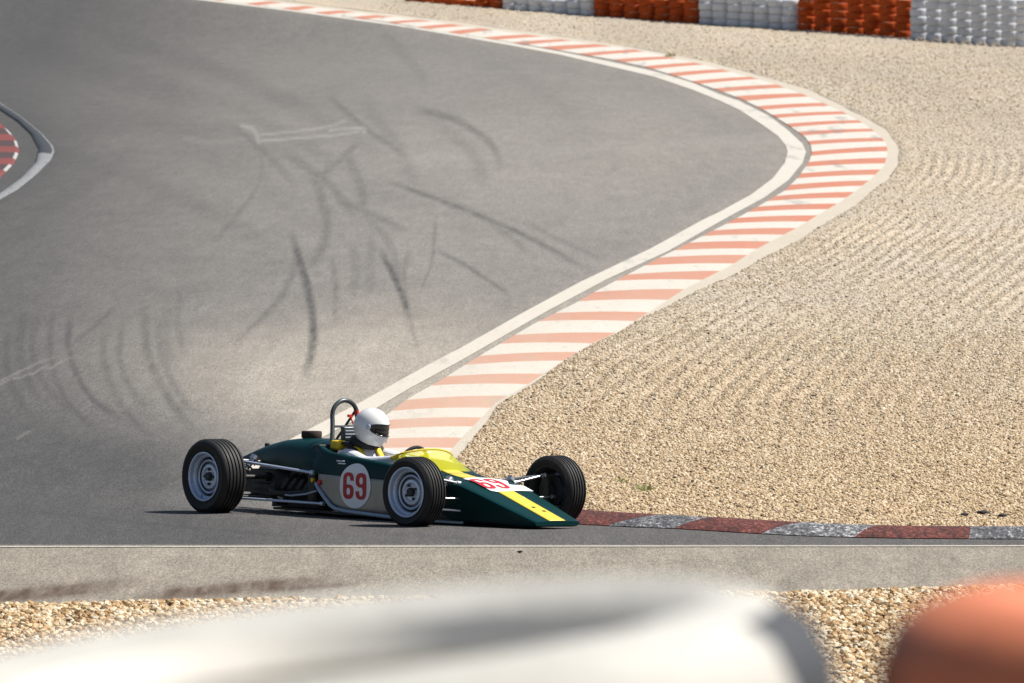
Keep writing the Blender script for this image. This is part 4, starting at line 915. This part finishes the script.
def patch(cond, inset, name, m, parent, th):
    mb = MB(); idx = {}
    for i in range(len(azs) - 1):
        for j in range(len(els) - 1):
            am, em = (azs[i] + azs[i+1]) / 2, (els[j] + els[j+1]) / 2
            if cond(am, em):
                q = []
                for a_, b_ in ((i, j), (i+1, j), (i+1, j+1), (i, j+1)):
                    k = (a_ % 144, b_)
                    if k not in idx: idx[k] = len(mb.v); mb.v.append(tuple(hshell(azs[a_ % 144], els[b_], inset)))
                    q.append(idx[k])
                if len(set(q)) >= 3: mb.f.append(q); mb.m.append(0)
    o = mb.build(name, m, parent, angle=70); s2 = o.modifiers.new("thickness", 'SOLIDIFY'); s2.thickness = th; s2.offset = -1; return o
patch(lambda a, e: not port(a, e), 0, "shell", m_helm, hel, .012)
patch(lambda a, e: abs(a) < 1.30 and -.26 < e < .42, .03, "visor", m_visor, hel, .003)
mb = MB(); mb.tube([hshell(a, -1.02) for a in np.linspace(-PI, PI, 49)], .008, 8, caps=False); mb.build("neck_trim", m_cloth_k, hel)
for sg in (-1, 1):
    v = hshell(sg * 1.33, .08); mb = MB(); mb.lathe([(-.004, .0), (-.004, .02), (.006, .02), (.010, .012), (.010, 0)], 16, axis='y'); o = mb.build("visor_pivot", m_steel, hel); o.location = v; o.rotation_euler = (0, 0, 0) if sg > 0 else (0, 0, PI)
    v = hshell(sg * .62, -.50); mb = MB(); mb.lathe([(-.004, 0), (-.004, .019), (.003, .019), (.004, .012), (.002, 0)], 16, axis='y'); o = mb.build("chin_vent", m_decal, hel); o.location = v * 1.004; o.rotation_euler = (0, 0, sg * (-.75) + (0 if sg > 0 else PI))
mb = MB(); mb.tube([hshell(a, .37 - .16 * (a / 1.2) ** 4) * 1.004 for a in np.linspace(-1.2, 1.2, 25)], .0035, 6); mb.tube([hshell(a, -.23 + .18 * (a / 1.2) ** 4) * 1.004 for a in np.linspace(-1.2, 1.2, 25)], .0035, 6); mb.build("visor_edge", m_cloth_k, hel)
# face behind the visor
mb = MB(); rings = []
for j in range(13):
    el = -PI / 2 + PI * j / 12
    rings.append([(.082 * math.cos(el) * math.cos(a) * (1.0 if math.cos(a) > 0 else .9), .068 * math.cos(el) * math.sin(a), .105 * math.sin(el)) for a in np.linspace(0, 2 * PI, 24, endpoint=False)])
mb.loft(rings, True, False)
mb.loft([[(.078, -.006, .028), (.078, .006, .028), (.084, 0, .03)], [(.080, -.014, -.012), (.080, .014, -.012), (.108, 0, -.010)], [(.078, -.010, -.020), (.078, .010, -.020), (.088, 0, -.022)]], True, True)
fc = mb.build("face", m_skin, hel, angle=60); fc.location = (.022, 0, -.005)
m_eye = mat("eye_white", (.7, .7, .68), .3)
for sg in (-1, 1):
    mb = MB(); mb.lathe([(-.011, 0), (-.008, .008), (0, .011), (.008, .008), (.011, 0)], 12, axis='z', c=(.070, sg * .030, .022)); mb.build("eye", m_eye, fc)
mb = MB(); mb.tube([(.078, -.022, -.045), (.086, 0, -.046), (.078, .022, -.045)], .005, 6); mb.build("mouth", m_skin, fc)

# ------------------------------------------------------------------ small things on the ground
m_weed = mat("weed_leaf", (0.13, 0.15, 0.035), 0.6, var=0.5, vscale=20, col2=(0.24, 0.20, 0.07)); m_clod = mat("rubber_crumb", (0.02, 0.02, 0.02), 0.85)
def weed(px, py, sc, n, lab):
    q = P(px, py, .04); r = random.Random(int(px)); mb = MB()
    for _ in range(n):
        a = r.uniform(0, 6.28); l_ = r.uniform(.05, .13) * sc; t_ = r.uniform(.3, 1.2); w_ = r.uniform(.006, .012) * sc; b = Vector((r.gauss(0, .05) * sc, r.gauss(0, .12) * sc, 0))
        d_ = Vector((math.cos(a) * math.sin(t_), math.sin(a) * math.sin(t_), math.cos(t_))); s_ = d_.orthogonal().normalized() * w_
        m1 = b + d_ * l_ * .55; tp_ = b + d_ * l_ - Vector((0, 0, l_ * .15)); mb.add([b - s_ * .4, b + s_ * .4, m1 + s_, m1 - s_, tp_], [(0, 1, 2, 3), (3, 2, 4)])
    o = mb.build("weed", m_weed, smooth=False); o.location = q; tag(o, lab, "weed", "weeds in the gravel")
weed(643, 496, .75, 50, "small green weed in the gravel behind the red and grey kerb near the car"); weed(671, 58, 1.4, 40, "low green weed at the far end of the striped kerb below the tyre wall"); weed(622, 488, .6, 30, "tiny green weed in the gravel to the right of the far front wheel")
for px, py, s_, lab in ((520, 553, .028, "dark rubber lump on the pale paving in front of the car"), (983, 519, .06, "big dark clod on the gravel behind the right end of the apex kerb"), (965, 521, .04, "dark clod left of the big clod behind the apex kerb"), (1003, 522, .045, "dark clod right of the big clod behind the apex kerb"), (914, 447, .035, "dark stone alone on the open gravel at the right")):
    bm = bmesh.new(); bmesh.ops.create_icosphere(bm, subdivisions=2, radius=.5); r = random.Random(int(px))
    for v in bm.verts: v.co = Vector((v.co.x * 1.6, v.co.y * 1.8, v.co.z * .55)) * r.uniform(.75, 1.2) * s_
    me = bpy.data.meshes.new("clod"); bm.to_mesh(me); bm.free(); o = new_obj("clod", me, m_clod); o.location = P(px, py, .05 if py < 540 else .01); tag(o, lab, "clod", "dark clods on the ground")
